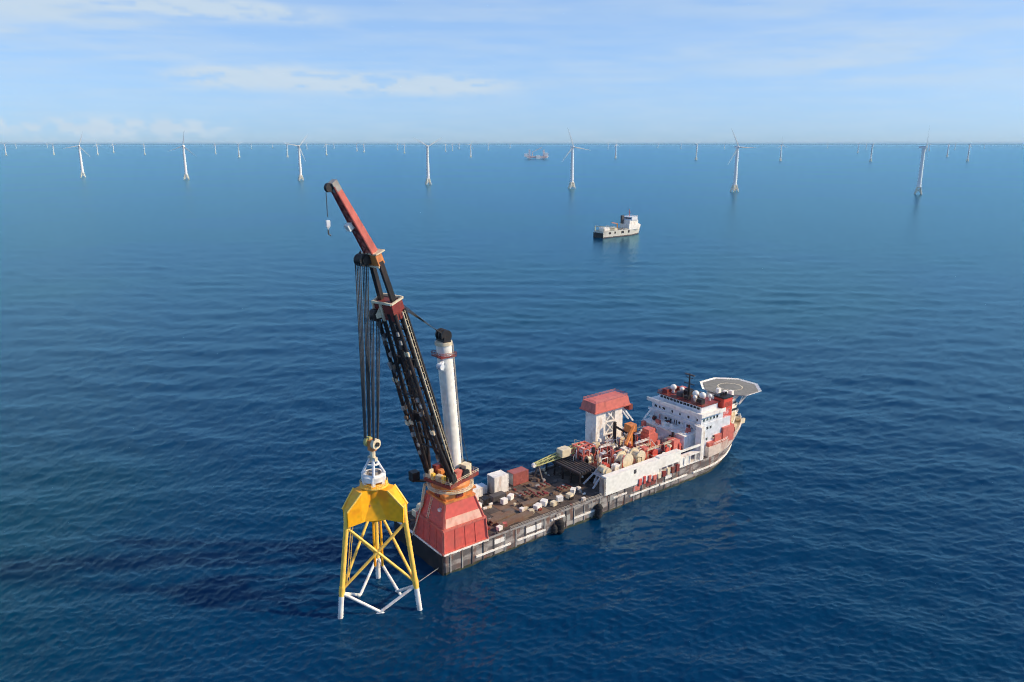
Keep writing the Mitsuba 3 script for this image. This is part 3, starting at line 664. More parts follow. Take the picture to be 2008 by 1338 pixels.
part(cr, 'slew_platform', hull_of([B(f, s, z) for f, s in ((7, -6.5), (7, 6.5), (-9, -6), (-9, 6)) for z in (31.4, 32.6)]), 'm_dark_red')
for (f, s, a, b, h, m) in ((5, -5.6, 2, 2.4, 3, 'm_cream'), (2, -4.5, 3, 2, 4, 'm_dark_red'), (4, 4.6, 2.4, 2, 3, 'm_cream'), (1, 4.4, 3, 2.2, 3.6, 'm_rose'), (-4, 4, 3, 3, 4.4, 'm_cream'), (-6.5, -3.5, 3, 3.4, 4.6, 'm_white'), (5.6, 0, 1.8, 2.4, 2.2, 'm_cream'), (3, -1.6, 2, 1.8, 3.0, 'm_orange'), (2.4, 1.8, 2, 1.6, 2.6, 'm_black'), (6.0, 2.4, 1.2, 1.2, 2.6, 'm_pale_yellow'), (6.2, -2.6, 1.2, 1.2, 2.4, 'm_pale_yellow')):
    part(cr, 'winch_house', hull_of([B(f + x * a / 2, s + y * b / 2, z) for x in (-1, 1) for y in (-1, 1) for z in (32.6, 32.6 + h)]), m)
for f, s, r in ((-1.5, -4.8, 1.5), (-2, 4.6, 1.4), (-7, 1, 1.8), (0.5, 0, 1.4)):
    part(cr, 'winch_drum', [tube(B(f, s - 1.4, 34.2), B(f, s + 1.4, 34.2), r, n=16), tube(B(f, s - 1.6, 34.2), B(f, s - 1.4, 34.2), r * 1.3, n=18), tube(B(f, s + 1.4, 34.2), B(f, s + 1.6, 34.2), r * 1.3, n=18)], 'm_black', smooth=35)
part(cr, 'operator_cab', [box(-.5, 2.5, 19.0, 22.0, 29.5, 33, .2), beam((1, 19.5, 29.7), (6, 15.0, 29.9), 1.4, .6)], 'm_black')
part(ship, 'stern_winch', [box(7, 13, 29, 34, 8, 10.5, .2), tube((10, 29.5, 11.2), (10, 33.5, 11.2), 1.3, n=14)], 'm_cream')
part(ship, 'stern_gangway', [box(3, 12, 22, 24, 11, 11.5), box(3, 3.6, 22, 24, 8, 11), box(11.4, 12, 22, 24, 8, 11), rails([(3, 22, 11.5), (12, 22, 11.5)], 1.2, .09, 2)], 'm_cream')
for u, v in ((3, 26), (3, 30), (16, 34), (24, 1.2), (60, 1.2), (72, 1.2), (24, 34.6), (48, 34.8)):
    part(ship, 'bollard', [tube((u - .6, v, 8), (u - .6, v, 9.2), .35, n=10), tube((u + .6, v, 8), (u + .6, v, 9.2), .35, n=10), box(u - 1.2, u + 1.2, v - .5, v + .5, 8.05, 8.3)], 'm_dark_grey', smooth=35)
part(cr, 'platform_rail', rails([B(7, -6.5, 32.6), B(7, 6.5, 32.6), B(-9, 6, 32.6), B(-9, -6, 32.6)], 1.3, .1, 2, closed=True), 'm_cream')

# boom
HEEL, HEAD = (5.6, 36.0), (32.2, 117.0)                     # (forward, height) of the boom axis at its two ends
ax_ = np.array([HEAD[0] - HEEL[0], HEAD[1] - HEEL[1]]); BL = np.linalg.norm(ax_); ax_ /= BL
up_ = np.array([-ax_[1], ax_[0]])                          # across the boom, to its back (upper) side


def bp(t, s, w):
    """A point of the boom: t metres up its axis, s across, w to the back."""
    f = HEEL[0] + ax_[0] * t + up_[0] * w; z = HEEL[1] + ax_[1] * t + up_[1] * w
    return B(f, s, z)


LOW, TOP = BL * 0.775, BL
hw = lambda t: np.interp(t, [0, LOW, TOP], [6.2, 4.2, 2.5])
hd_ = lambda t: np.interp(t, [0, 12, 30, LOW, TOP], [0.5, 1.6, 2.4, 2.2, 1.4])
bm = part(cr, 'boom', [hull_of([bp(TOP - 3, s, w) for s in (-2.6, 2.6) for w in (-1.3, 1.3)] + [bp(TOP + .5, s, w) for s in (-2.2, 2.2) for w in (-1.3, 1.3)])], 'm_orange', label='dark lattice boom of the heavy lift crane')
for s in (-1, 1):
    for w in (-1, 1):
        for inner in (0, 1):
            ts = [0, 12, 30, LOW]
            pts = [bp(t, s * (hw(t) - inner * 2.7 * min(1, (t + 6) / 20)), w * hd_(t)) for t in ts]
            part(bm, 'chord', [tube(a, b, .66, n=10) for a, b in zip(pts[:-1], pts[1:])], 'm_black', smooth=35)
    part(bm, 'upper_leg', [beam(bp(LOW, s * 3.0, 0), bp(TOP - 2, s * 2.0, 0), 1.3, 1.6)], 'm_black')
    for k in range(11):
        t0, t1 = 8 + k * (LOW - 9) / 11, 8 + (k + 1) * (LOW - 9) / 11
        i0, i1 = hw(t0) - 2.7 * min(1, (t0 + 6) / 20), hw(t1) - 2.7 * min(1, (t1 + 6) / 20)
        part(bm, 'lacing', [tube(bp(t0, s * hw(t0), -hd_(t0)), bp(t1, s * i1, -hd_(t1)), .15, n=6), tube(bp(t0, s * i0, hd_(t0)), bp(t1, s * hw(t1), hd_(t1)), .15, n=6), tube(bp(t0, s * hw(t0), -hd_(t0)), bp(t1, s * hw(t1), hd_(t1)), .15, n=6), tube(bp(t0, s * i0, hd_(t0)), bp(t1, s * i1, -hd_(t1)), .15, n=6), tube(bp(t1, s * hw(t1), -hd_(t1)), bp(t1, s * i1, -hd_(t1)), .17, n=6)], 'm_black')
for t in (24, 47):
    part(bm, 'cross_girder', [beam(bp(t, -hw(t), 0), bp(t, hw(t), 0), 1.6, 2.6)], 'm_black')
for t in (13, 35, 58):
    part(bm, 'cross_tube', [tube(bp(t, -hw(t), s * hd_(t)), bp(t, hw(t), s * hd_(t)), .35, n=8) for s in (-1, 1)], 'm_black')
for s in (-1, 1):
    part(bm, 'walkway', [beam(bp(2, s * (hw(2) + .9), .3), bp(LOW, s * (hw(LOW) + .9), .3), .5, .25), *[tube(bp(t, s * (hw(t) + .9), .3), bp(t, s * (hw(t) + .9), 1.4), .07, n=4) for t in np.arange(3, LOW, 2.5)], tube(bp(2, s * (hw(2) + .9), 1.4), bp(LOW, s * (hw(LOW) + .9), 1.4), .1, n=5)], 'm_cream')
for t, s in ((21, 1), (22, -1), (23, -.6), (40, -1), (52, 1)):
    part(bm, 'rest_platform', [hull_of([bp(t + a, s * (hw(t) + .2) + b, c) for a in (-.8, .8) for b in (-.9, .9) for c in (-2.9, -2.3)])], 'm_cream')
for s in (-1, 1):
    part(bm, 'heel_bracket', beam(bp(-2.5, s * 6, 0), bp(1.5, s * 6, 0), 2.0), 'm_black')
br_ = random.Random(9)
for k in range(26):
    t, sd = br_.uniform(6, LOW - 4), br_.choice([-1, 1]); q = br_.uniform(0, 2.4)
    part(bm, 'boom_fitting', hull_of([bp(t + a, sd * (hw(t) - q) + b, -hd_(t) - .7 + c) for a in (-.5, .9) for b in (-.45, .45) for c in (-.5, .4)]), br_.choice(['m_timber', 'm_grey', 'm_dark_grey', 'm_deck', 'm_grey', 'm_dark_grey']))
# lower sheave head
part(bm, 'lower_head', [hull_of([bp(t, s, w) for t in (LOW - 2.5, LOW + 3.6) for s in (-4.1, 4.1) for w in (-2.4, 2.4)])], 'm_dark_red')
part(bm, 'head_frame', [beam(bp(LOW + 3.8, -4.4, -2.6), bp(LOW + 3.8, 4.4, -2.6), .7), beam(bp(LOW + 3.8, -4.4, 2.6), bp(LOW + 3.8, 4.4, 2.6), .7), beam(bp(LOW - 2.6, -1, -2.6), bp(LOW + 3.8, -.6, -2.6), .8), beam(bp(LOW - 3, -4.4, -2.6), bp(LOW + 4, -4.2, -2.6), .6), beam(bp(LOW + 3.8, -4.4, -2.6), bp(LOW + 3.8, -4.4, 2.6), .6), beam(bp(LOW + 3.8, 4.4, -2.6), bp(LOW + 3.8, 4.4, 2.6), .6)], 'm_cream')
for s in (-3.6, -2.8, -2.0):
    part(bm, 'sheave', [tube(bp(LOW, s - .35, -4.2), bp(LOW, s + .35, -4.2), 1.9, n=20)], 'm_black', smooth=35)
part(bm, 'sheave_bracket', [hull_of([bp(LOW - 1.5, s, -2.2), bp(LOW + 2.5, s, -2.2), bp(LOW + .7, s, -5.0), bp(LOW - .7, s, -5.0), bp(LOW - 1.5, s + .2, -2.2), bp(LOW + 2.5, s + .2, -2.2), bp(LOW + .7, s + .2, -5.0), bp(LOW - .7, s + .2, -5.0)]) for s in (-4.3, -1.5)], 'm_cream')
# upper head
for s in (-3.5, -2.7, -1.9, -1.1):
    part(bm, 'sheave', [tube(bp(TOP - .5, s - .3, -3.2), bp(TOP - .5, s + .3, -3.2), 1.9, n=20)], 'm_black', smooth=35)
part(bm, 'sheave_bracket', [hull_of([bp(TOP - 2.4, s, -1.2), bp(TOP + 1.6, s, -1.2), bp(TOP + .2, s, -4.2), bp(TOP - 1.2, s, -4.2), bp(TOP - 2.4, s + .2, -1.2), bp(TOP + 1.6, s + .2, -1.2), bp(TOP + .2, s + .2, -4.2), bp(TOP - 1.2, s + .2, -4.2)]) for s in (-4.1, -.6)], 'm_black')
part(bm, 'head_platform', [hull_of([bp(TOP + .8, s, w) for s in (-3.4, 3.4) for w in (-1.8, 2.0)] + [bp(TOP + 1.2, s, w) for s in (-3.4, 3.4) for w in (-1.8, 2.0)]), beam(bp(TOP - 3, -2.9, -1.6), bp(TOP + 1, -3.1, -1.6), .5), beam(bp(TOP - 3.2, -2.9, -1.6), bp(TOP - 3.2, 2.9, -1.6), .5)], 'm_cream')
part(bm, 'flood_lamp', [hull_of([bp(TOP + a, -3.4 + b, w) for a in (0, 1.5) for b in (-.9, .5) for w in (-.6, .8)])], 'm_blue_white')
# jib
JL = 24.5
ja = np.array([math.cos(math.radians(57.8)), math.sin(math.radians(57.8))]); ju = np.array([-ja[1], ja[0]])


def jbp(t, s, w):
    """A point of the jib, which leans further out than the boom."""
    return B(HEAD[0] + ja[0] * t + ju[0] * w, s, HEAD[1] + ja[1] * t + ju[1] * w)


jw = lambda t: np.interp(t, [0, JL], [1.6, 0.85])
jb = part(cr, 'jib', [hull_of([jbp(1.2 + t, s * jw(t), w) for t in (0, JL) for s in (-1, 1) for w in (-1.2 + t * .012, 1.2 - t * .012)])], 'm_rose', label='slim red jib above the boom head')
part(jb, 'under_frame', [beam(jbp(2 + k * 3, s * (jw(k * 3) + .1), -1.3), jbp(5 + k * 3, -s * (jw(k * 3) + .1), -1.3), .35) for k in range(7) for s in (-1, 1)], 'm_dark_red')
part(jb, 'edge_rail', [beam(jbp(1.5, s * (jw(0) + .1), -1.5), jbp(1 + JL, s * (jw(JL) + .1), -1.2), .4) for s in (-1, 1)], 'm_dark_red')
part(jb, 'jib_head', [hull_of([jbp(JL + t, s, w) for t in (-1, 2.2) for s in (-1.05, 1.05) for w in (-1.2, .9)])], 'm_grey')
part(jb, 'jib_sheave', [tube(jbp(JL + 1.5, -.5, -2.2), jbp(JL + 1.5, .5, -2.2), 1.3, n=16)], 'm_black')
part(jb, 'side_fixture', [hull_of([jbp(12 + t, s, w) for t in (-.8, 1.2) for s in (-1.6, .2) for w in (-3.2, -1.3)])], 'm_white')
wh = jbp(JL + 1.5, 0, -3.4)
k = thing('whip_hook', 'small pale hook block hanging on a thin line from the jib tip', 'hook')
part(k, 'line', [tube(wh, wh - [0, 0, 7.5], .12, n=5)], 'm_rope')
part(k, 'block', [hull_of([wh + [a, b, z] for a in (-.55, .55) for b in (-.4, .4) for z in (-10.2, -8.4)] + [wh + [0, 0, -11.2]])], 'm_blue_white')
part(k, 'hook', [tube(wh + [0, 0, -11.2], wh + [0, 0, -12.4], .2, n=6), tube(wh + [0, 0, -12.4], wh + [.7, 0, -12.8], .2, n=6)], 'm_dark_grey')

# the white crane mast behind the boom
MB, MT = B(-3.6, -.6, 32.6), B(.6, -1.2, 82.0)
ms = part(cr, 'crane_mast', [tube(MB, MT, 2.5, 2.75, n=28)], 'm_wall', smooth=35, label='thick white crane mast behind the boom')
part(ms, 'mast_cap', [tube(MT, MT + [0, 0, 1.2], 3.1, n=24)], 'm_cream', smooth=35)
part(ms, 'mast_sheave', [tube(MT + [0, s, 3.4], MT + [0, s + .7, 3.4], 2.1, n=18) for s in (-2.2, -.4, 1.4)] + [hull_of([MT + [a, s, z] for a in (-1.4, 1.4) for s in (-2.6, 2.6) for z in (1.2, 3.0)])], 'm_black', smooth=35)
part(ms, 'mast_top_frame', [box(MT[0] - 3.2, MT[0] + 3.2, MT[1] - 3.2, MT[1] + 3.2, MT[2] - 4.2, MT[2] - 3.8), rails([(MT[0] - 3.2, MT[1] - 3.2, MT[2] - 3.8), (MT[0] + 3.2, MT[1] - 3.2, MT[2] - 3.8), (MT[0] + 3.2, MT[1] + 3.2, MT[2] - 3.8), (MT[0] - 3.2, MT[1] + 3.2, MT[2] - 3.8)], 1.2, .1, 2, closed=True)], 'm_dark_red')
part(ms, 'mast_bracket', [beam(MT + [0, 0, -5], B(5.5, 1.6, MT[2] - 6.5), 1.1), beam(MT + [0, 0, -10], B(5.5, 1.6, MT[2] - 6.5), .5), tube(B(5.5, .6, MT[2] - 6.5), B(5.5, 2.6, MT[2] - 6.5), 1.1, n=12)], 'm_blue_white')
part(ms, 'mast_ladder', [beam(MB + [2.4, -1.6, 0], MT + [2.6, -1.6, 0], .25), beam(MB + [2.9, -1.2, 0], MT + [3.1, -1.2, 0], .25)], 'm_grey')
part(ms, 'mast_foot', [hull_of([B(f, s, z) for f, s in ((-6.6, -3.6), (-6.6, 2.4), (-.6, -3.6), (-.6, 2.4)) for z in (32.6, 34.0)]), tube(B(-7.4, -3.4, 32.6), B(-7.4, -3.4, 38), 1.5, n=14)], 'm_white')
# luffing ropes from mast top to boom
part(cr, 'luffing_rope', [tube(MT + [0, s * .8, 3.4], bp(LOW + 2, s * 1.2, 2.6), .1, n=5) for s in (-2, -1, 0, 1, 2)], 'm_rope')
part(cr, 'backstay_rope', [tube(MT + [0, s * .7, 3.4], B(-8, s * 1.6, 33), .1, n=5) for s in (-1.5, 1.5)], 'm_rope')

# ------------------------------------------------------------------ hook block, hanging from the boom
J = np.array([-44.85982305, 230.07144146])
jrel = J - O2; JU = np.array([jrel @ AX, jrel @ NV])
hb = thing('hook_block', 'small cream and yellow-brown hook block hanging from the boom head above the yellow jacket', 'hook block')
HBZ = 56.5
rp = []
HC3 = B(36.5, 0, HBZ)
foot = lambda q, o: np.array([HC3[0], HC3[1], HBZ + 1.5]) + np.r_[e2 * q + d2 * o, 0]
for s, q in ((-3.5, -2.5), (-2.7, -2.2), (-1.9, -1.9), (-1.1, -1.6)):
    for o in (-1.5, 1.5):
        part(hb, 'hoist_rope', [tube(bp(TOP - .5, s, -3.2) + np.r_[d2 * o, 0], foot(q, o * .6), .17, n=6)], 'm_rope')
for s, q in ((-3.6, 1.5), (-2.8, 1.8), (-2.0, 2.1)):
    for o in (-1.4, 1.4):
        part(hb, 'hoist_rope', [tube(bp(LOW, s, -4.2) + np.r_[d2 * o, 0], foot(q, o * .6), .17, n=6)], 'm_rope')
part(hb, 'sheave_frame', [hull_of([HC3 + np.r_[e2 * s + d2 * o, z] for s in (-1.1, 1.1) for o in (-1.0, 1.0) for z in (-2.0, 1.4)])], 'm_orange')
for s in (-2.3, 1.1):
    part(hb, 'sheave', [tube(HC3 + np.r_[e2 * s, .6], HC3 + np.r_[e2 * (s + 1.2), .6], 1.7, n=20)], 'm_lime' if s < 0 else 'm_cream', smooth=35)
part(hb, 'sheave_hub', [tube(HC3 + np.r_[e2 * -2.9, .6], HC3 + np.r_[e2 * 2.9, .6], .7, n=14)], 'm_black')
part(hb, 'hook', [tube(HC3 + [0, 0, -2], HC3 + [0, 0, -4.2], .9, n=12), hull_of([HC3 + np.r_[e2 * s + d2 * o, z] for s in (-1.7, 1.7) for o in (-.6, .6) for z in (-5.4, -4.2)])], 'm_cream')

# white lifting cone
lf = thing('lifting_frame', 'white cone-shaped lifting frame with slings between hook block and yellow jacket', 'lifting frame')
for s in (-1, 1):
    for o in (-1, 1):
        part(lf, 'sling', [tube(HC3 + np.r_[e2 * s * .9 + d2 * o * .4, -4.8], np.array([JU[0], JU[1], 46.6]) + np.r_[e2 * s * 2.7 + d2 * o * 2.4, 0], .38, .45, n=8)], 'm_blue_white', smooth=35)
part(lf, 'upper_ring', lathe((JU[0], JU[1], 49.8), [(1.6, 0), (2.1, 0), (2.1, .5), (1.6, .5)], 20), 'm_white')
part(lf, 'spreader', [lathe((JU[0], JU[1], 44.6), [(2.6, 0), (3.9, 0), (3.9, 1.6), (3.3, 2.2), (2.6, 2.2)], 24)], 'm_white', smooth=30)
part(lf, 'clamp', [hull_of([(JU[0] + 3.4 * math.cos(t) + a, JU[1] + 3.4 * math.sin(t) + b, z) for a in (-.5, .5) for b in (-.5, .5) for z in (43.4, 46.4)]) for t in np.arange(6) * np.pi / 3], 'm_blue_white')
part(lf, 'stem', [tube((JU[0], JU[1], 43.0), (JU[0], JU[1], 47), 1.5, n=16)], 'm_grey')

# ------------------------------------------------------------------ the jacket foundation
jk = thing('jacket_foundation', 'yellow three-legged jacket foundation with white feet lowered into the sea beside the stern', 'jacket foundation')
LEG = [np.array(q) - J for q in ([-56.2, 220.1], [-30.5, 225.2], [-47.81, 244.91])]
kk = lambda z: np.interp(z, [-14, 0, 8.6, 31, 37.2], [1.09, 1.0, 0.915, 0.72, 0.67])


def jp(i, z, k=None):
    q = J + LEG[i] * (kk(z) if k is None else k)
    return np.array([q[0], q[1], z])


for i in range(3):
    part(jk, 'leg', [tube(jp(i, 7.6), jp(i, 31), .84, n=16), tube(jp(i, 31), jp(i, 37.4), .9, n=16), tube(jp(i, 8.4), jp(i, 10.8), 1.0, n=16)], 'm_pale_yellow', WORLD, smooth=35)
    part(jk, 'leg_foot', [tube(jp(i, -14), jp(i, 7.6), .88, n=16)], 'm_white', WORLD, smooth=35, label='white lower leg of the jacket')
    j = (i + 1) % 3
    for a, b in ((i, j), (j, i)):
        part(jk, 'brace', [tube(jp(a, 31.0), jp(b, 9.7), .48, n=12)], 'm_pale_yellow', WORLD, smooth=35)
        part(jk, 'lower_brace', [tube(jp(a, 8.6), jp(b, -9), .5, n=12)], 'm_white', WORLD, smooth=35)
    mid = (jp(i, 20.5) + jp(j, 20.5)) / 2
# transition piece: three tapering box arms that meet in a central column
tp = part(jk, 'transition_piece', [lathe((J[0], J[1], 31.0), [(0, 0), (3.6, 0), (3.9, 1.0), (3.9, 11.5), (3.2, 12.4), (0, 12.4)], 30)], 'm_yellow', WORLD, smooth=30, label='solid yellow transition piece at the top of the jacket')
for i in range(3):
    u = LEG[i] / np.linalg.norm(LEG[i]); n2 = np.array([-u[1], u[0]]); Rl = np.linalg.norm(LEG[i])
    pts = []
    for r, zt, zb, w in ((2.0, 42.6, 32.2, 2.5), (Rl * .42, 42.2, 32.0, 2.4), (Rl * .72, 36.8, 31.4, 1.5)):
        for s in (-1, 1):
            for z in (zt, zb):
                q = J + u * r + n2 * s * w; pts.append((q[0], q[1], z))
    part(tp, 'girder_arm', hull_of(pts), 'm_yellow', WORLD)
    e = []
    for s in (-1, 1):
        a = J + u * Rl * .40 + n2 * s * 2.5; b = J + u * Rl * .73 + n2 * s * 1.6
        e.append(beam((*a, 42.4), (*b, 36.8), .5))
    part(tp, 'arm_rail', e, 'm_pale_yellow', WORLD)
    # web plates between neighbouring arms
    j = (i + 1) % 3; uj = LEG[j] / np.linalg.norm(LEG[j])
    a, b = J + u * Rl * .60, J + uj * Rl * .60
    m_ = (a + b) / 2; o = (m_ - J) / np.linalg.norm(m_ - J)
    part(tp, 'web_plate', hull_of([(*(a + o * .3), 32.1), (*(b + o * .3), 32.1), (*(a * .55 + J * .45 + o * .8), 40.8), (*(b * .55 + J * .45 + o * .8), 40.8), (*(a - o * .2), 32.1), (*(b - o * .2), 32.1), (*(a * .55 + J * .45), 40.8), (*(b * .55 + J * .45), 40.8)]), 'm_yellow', WORLD)
part(tp, 'top_deck', [lathe((J[0], J[1], 42.5), [(0, 0), (4.6, 0), (4.6, .4), (0, .4)], 24), rails([(J[0] + 4.5 * math.cos(t), J[1] + 4.5 * math.sin(t), 42.9) for t in np.linspace(0, 2 * np.pi, 17)], 1.2, .09, 1.6)], 'm_pale_yellow', WORLD)
part(tp, 'hatch', [lathe((J[0] - 1.0, J[1] - 3.75, 36.5), [(0, -.9), (.6, -.9), (.6, .9), (0, .9)], 10)], 'm_orange', WORLD)
for x, y in ((-1.2, -1.4), (1.2, -1.2)):
    part(jk, 'conductor_tube', [tube((J[0] + x, J[1] + y + 3, 12), (J[0] + x, J[1] + y + 3, 32.2), .42, n=10)], 'm_yellow', WORLD, smooth=35)
part(jk, 'ladder', [tube(jp(0, 12) + [1.5, 0, 0], jp(0, 36) + [1.5, 0, 0], .12, n=5), tube(jp(0, 12) + [2.1, .2, 0], jp(0, 36) + [2.1, .2, 0], .12, n=5)], 'm_pale_yellow', WORLD)
tl = thing('tag_line', 'thin steadying rope from the jacket leg to the vessel stern', 'rope')
part(tl, 'line', [tube(jp(1, 9), W(0, 3, 2), .12, n=5)], 'm_grey', WORLD)

# ------------------------------------------------------------------ wind turbines
HUB = 138.0
def base_mesh():
    ms = []
    c = [(s * 9.5, t * 9.5) for s, t in ((-1, -1), (1, -1), (1, 1), (-1, 1))]
    for (x, y) in c: ms.append(tube((x, y, -3), (x * .5, y * .5, 19), 1.7, n=8))
    for k in range(4):
        (x, y), (x2, y2) = c[k], c[(k + 1) % 4]
        ms += [tube((x * .97, y * .97, 1.5), (x2 * .53, y2 * .53, 17.5), .7, n=6), tube((x2 * .97, y2 * .97, 1.5), (x * .53, y * .53, 17.5), .7, n=6)]
    ms.append(box(-6.5, 6.5, -6.5, 6.5, 18.5, 21.5, .3))
    return cat(ms)


def blade_mesh(L=64.0):
    rings = []
    for t, c, th in ((0, 2.4, 2.4), (.05, 2.6, 2.2), (.2, 3.9, 1.3), (.5, 2.5, .7), (.8, 1.5, .4), (1.0, .5, .2)):
        z = 2.0 + t * L
        rings.append(np.array([(0.35 * c, 0, z), (.1 * c, th / 2, z), (-.65 * c, 0, z), (.1 * c, -th / 2, z)]))
    return cat([loft(rings), trimesh.convex.convex_hull(rings[-1] + np.array([[0, 0, 0], [0, 0, .1], [0, 0, 0.05], [0, .05, 0.1]]))])


PR = {'foundation': mikit.ply(base_mesh(), 'm_pale_base'), 'tower': mikit.ply(cat([tube((0, 0, 21), (0, 0, HUB - 2), 5.9, 4.3, n=20), lathe((0, 0, 21.5), [(6.0, 0), (7.4, 0), (7.4, .5), (6.0, .5)], 16)]), 'm_turbine', smooth=40),
      'nacelle': mikit.ply(box(-3.2, 3.2, -13, 5, -3.2, 3.6, .9), 'm_turbine'),
      'hub': mikit.ply(trimesh.convex.convex_hull(np.vstack([tube((0, 5, 0), (0, 8.4, 0), 2.9, 2.4, n=16).vertices, [[0, 10.5, 0]]])), 'm_turbine', smooth=40),
      'blade': mikit.ply(blade_mesh(), 'm_blade', smooth=40)}


def turbine(x, y, yaw, rotor, label, group, hubscale=1.0):
    k = thing('wind_turbine', label, 'wind turbine', group)
    T0 = TF().translate([x, y, 0]).rotate([0, 0, 1], yaw)
    scene[k + '__foundation'] = {**PR['foundation'], 'to_world': T0}
    scene[k + '__tower'] = {**PR['tower'], 'to_world': T0}
    Tn = T0.translate([0, 0, HUB])
    scene[k + '__nacelle'] = {**PR['nacelle'], 'to_world': Tn}
    scene[k + '__hub'] = {**PR['hub'], 'to_world': Tn}
    for i in range(3):
        scene[k + '__blade' + ('' if i == 0 else f'_{i:03d}')] = {**PR['blade'], 'to_world': Tn.translate([0, 6.8, 0]).rotate([0, 1, 0], rotor + 120 * i)}


ORD = ['first', 'second', 'third', 'fourth', 'fifth', 'sixth', 'seventh', 'eighth', 'ninth', 'tenth', 'eleventh', 'twelfth', 'thirteenth', 'fourteenth', 'fifteenth', 'sixteenth', 'seventeenth', 'eighteenth', 'nineteenth', 'twentieth', 'twenty-first', 'twenty-second', 'twenty-third', 'twenty-fourth', 'twenty-fifth']
front = [(-1944.0, 3557.0, 205, 20), (-1392.0, 3354.0, 190, 10), (-878.0, 3261.0, 215, 40), (-314.0, 2935.0, 205, 60), (204.0, 2668.0, 200, 340), (711.0, 2497.0, 195, 92), (1233.0, 2370.0, 250, 355)]
fl = ['leftmost of the seven large near turbines', 'second from left of the seven large near turbines', 'third from left, just left of the crane jib tip', 'fourth from left, just right of the crane jib tip', 'fifth from left, left of the distant support ship', 'sixth from left, right of the distant support ship', 'rightmost and nearest of the seven large turbines']
for (x, y, yw, rt), l in zip(front, fl):
    turbine(x, y, yw, -rt, 'white wind turbine, ' + l, 'near row of wind turbines')
second = [(-6402.0, 9999.0), (-6048.0, 10435.0), (-5469.0, 10435.0), (-4849.0, 10435.0), (-4091.0, 10911.0), (-2960.0, 8565.0), (-2434.0, 8565.0), (-2349.0, 9999.0), (-1634.0, 12006.0), (-448.0, 8565.0), (1048.0, 7991.0), (1694.0, 7261.0), (2328.0, 6844.0), (3025.0, 6653.0), (4894.0, 8883.0), (3842.0, 6653.0)]
order = sorted(range(len(second)), key=lambda i: second[i][0] / second[i][1])
r2 = random.Random(3)
for n_, i in enumerate(order):
    x, y = second[i]
    turbine(x, y, r2.uniform(185, 240), r2.uniform(0, 120), f'small far white wind turbine, {ORD[n_]} from the left in the second row', 'second row of wind turbines')
third = [(-13687.0, 21861.0), (-14111.0, 24051.0), (-6367.0, 12640.0), (-7196.0, 21861.0), (-7265.0, 24051.0), (-5189.0, 20036.0), (-4914.0, 21861.0), (-2943.0, 15017.0), (-2496.0, 13344.0), (-2478.0, 17168.0), (-1185.0, 14132.0), (-1208.0, 16021.0), (-1342.0, 20036.0), (-509.0, 17168.0), (-62.0, 24051.0), (2427.0, 20036.0), (4430.0, 24051.0), (4661.0, 21861.0), (5370.0, 20036.0), (8702.0, 21861.0), (5527.0, 12640.0), (8958.0, 20036.0), (8447.0, 16021.0), (10342.0, 18492.0), (13040.0, 21861.0)]
third.sort(key=lambda q: q[0] / q[1])
for n_, (x, y) in enumerate(third):
    turbine(x, y, r2.uniform(185, 240), r2.uniform(0, 120), f'tiny pale wind turbine on the horizon, {ORD[n_]} from left in the farthest row', 'tiny wind turbines along the horizon')

# ------------------------------------------------------------------ support ship in the middle distance
def frame(x, y, heading, k=1.0):
    c, s = math.cos(heading), math.sin(heading)
    M = np.eye(4); M[:2, 0], M[:2, 1], M[:2, 3] = (c, s), (-s, c), (x, y)
    return M @ np.diag([k, k, k, 1.0])


def ship_ring(L, Wd, z, tipadd, full):
    t = np.sin(np.linspace(0, 1, 15) * np.pi / 2)
    u = np.r_[0, full + (L + tipadd - full) * t]
    h = Wd / 2 * (1 - np.clip((u - full) / (L + tipadd - full), 0, 1) ** 2.2)
    q = np.vstack([np.c_[u, -h], np.c_[u, h][::-1][1:]])
    return np.c_[q, np.full(len(q), z)]


SV = frame(141.0, 1258.0, math.radians(40), 1.3)
sv = thing('support_ship', 'small cream support ship with black stern and white bridge, alone beyond the crane', 'ship')
Ls, Ws = 76.0, 17.0
part(sv, 'hull', [loft([ship_ring(Ls, Ws, z, z * .35, 40) for z in (-2, 0, 4, 8.5)])], 'm_ship_grey', SV, smooth=40)
part(sv, 'stern_plate', [box(-.5, .1, -8.4, 8.4, -1, 6.4)], 'm_black', SV, label='black stern of the support ship')
part(sv, 'boot_stripe', [loft([r * [1, 1.012, 1] for r in (ship_ring(Ls, Ws, -1.5, 0, 40), ship_ring(Ls, Ws, 1.3, .45, 40))])], 'm_dark_grey', SV)
part(sv, 'main_deck', cap(ship_ring(Ls, Ws, 7.4, 2.5, 40)), 'm_lime', SV)
part(sv, 'deck_block', [box(4, 13, -7.5, -3, 7.4, 11.5, .2)], 'm_white', SV)
part(sv, 'deck_block', [box(8, 20, 0, 7, 7.4, 12, .2)], 'm_blue_white', SV)
part(sv, 'deck_block', [box(24, 29, -6, 4, 7.4, 11, .2)], 'm_cream', SV)
part(sv, 'deck_hatch', [box(31, 37, -8.0, -1, 7.4, 9.0, .2)], 'm_black', SV)
part(sv, 'deck_hatch', [box(43, 47, -8.0, 2, 7.4, 9.4, .2)], 'm_black', SV)
part(sv, 'deck_house', [box(48, 68, -8.0, 8.0, 7.4, 14.5, .3), box(50, 66, -7.4, 7.4, 14.5, 19, .3)], 'm_white', SV)
b2 = part(sv, 'bridge', [box(53, 64, -8.2, 8.2, 19, 23.5, .4)], 'm_blue_white', SV)
for k in range(6):
    part(b2, 'window', box(52.9, 53.1, -7 + k * 2.4, -5.2 + k * 2.4, 20.6, 22.4), 'm_window', SV)
part(sv, 'forecastle', [loft([ship_ring(Ls, Ws, z, z * .35 , 40)[np.r_[6:26]] for z in (8.4, 12.0)])], 'm_white', SV)
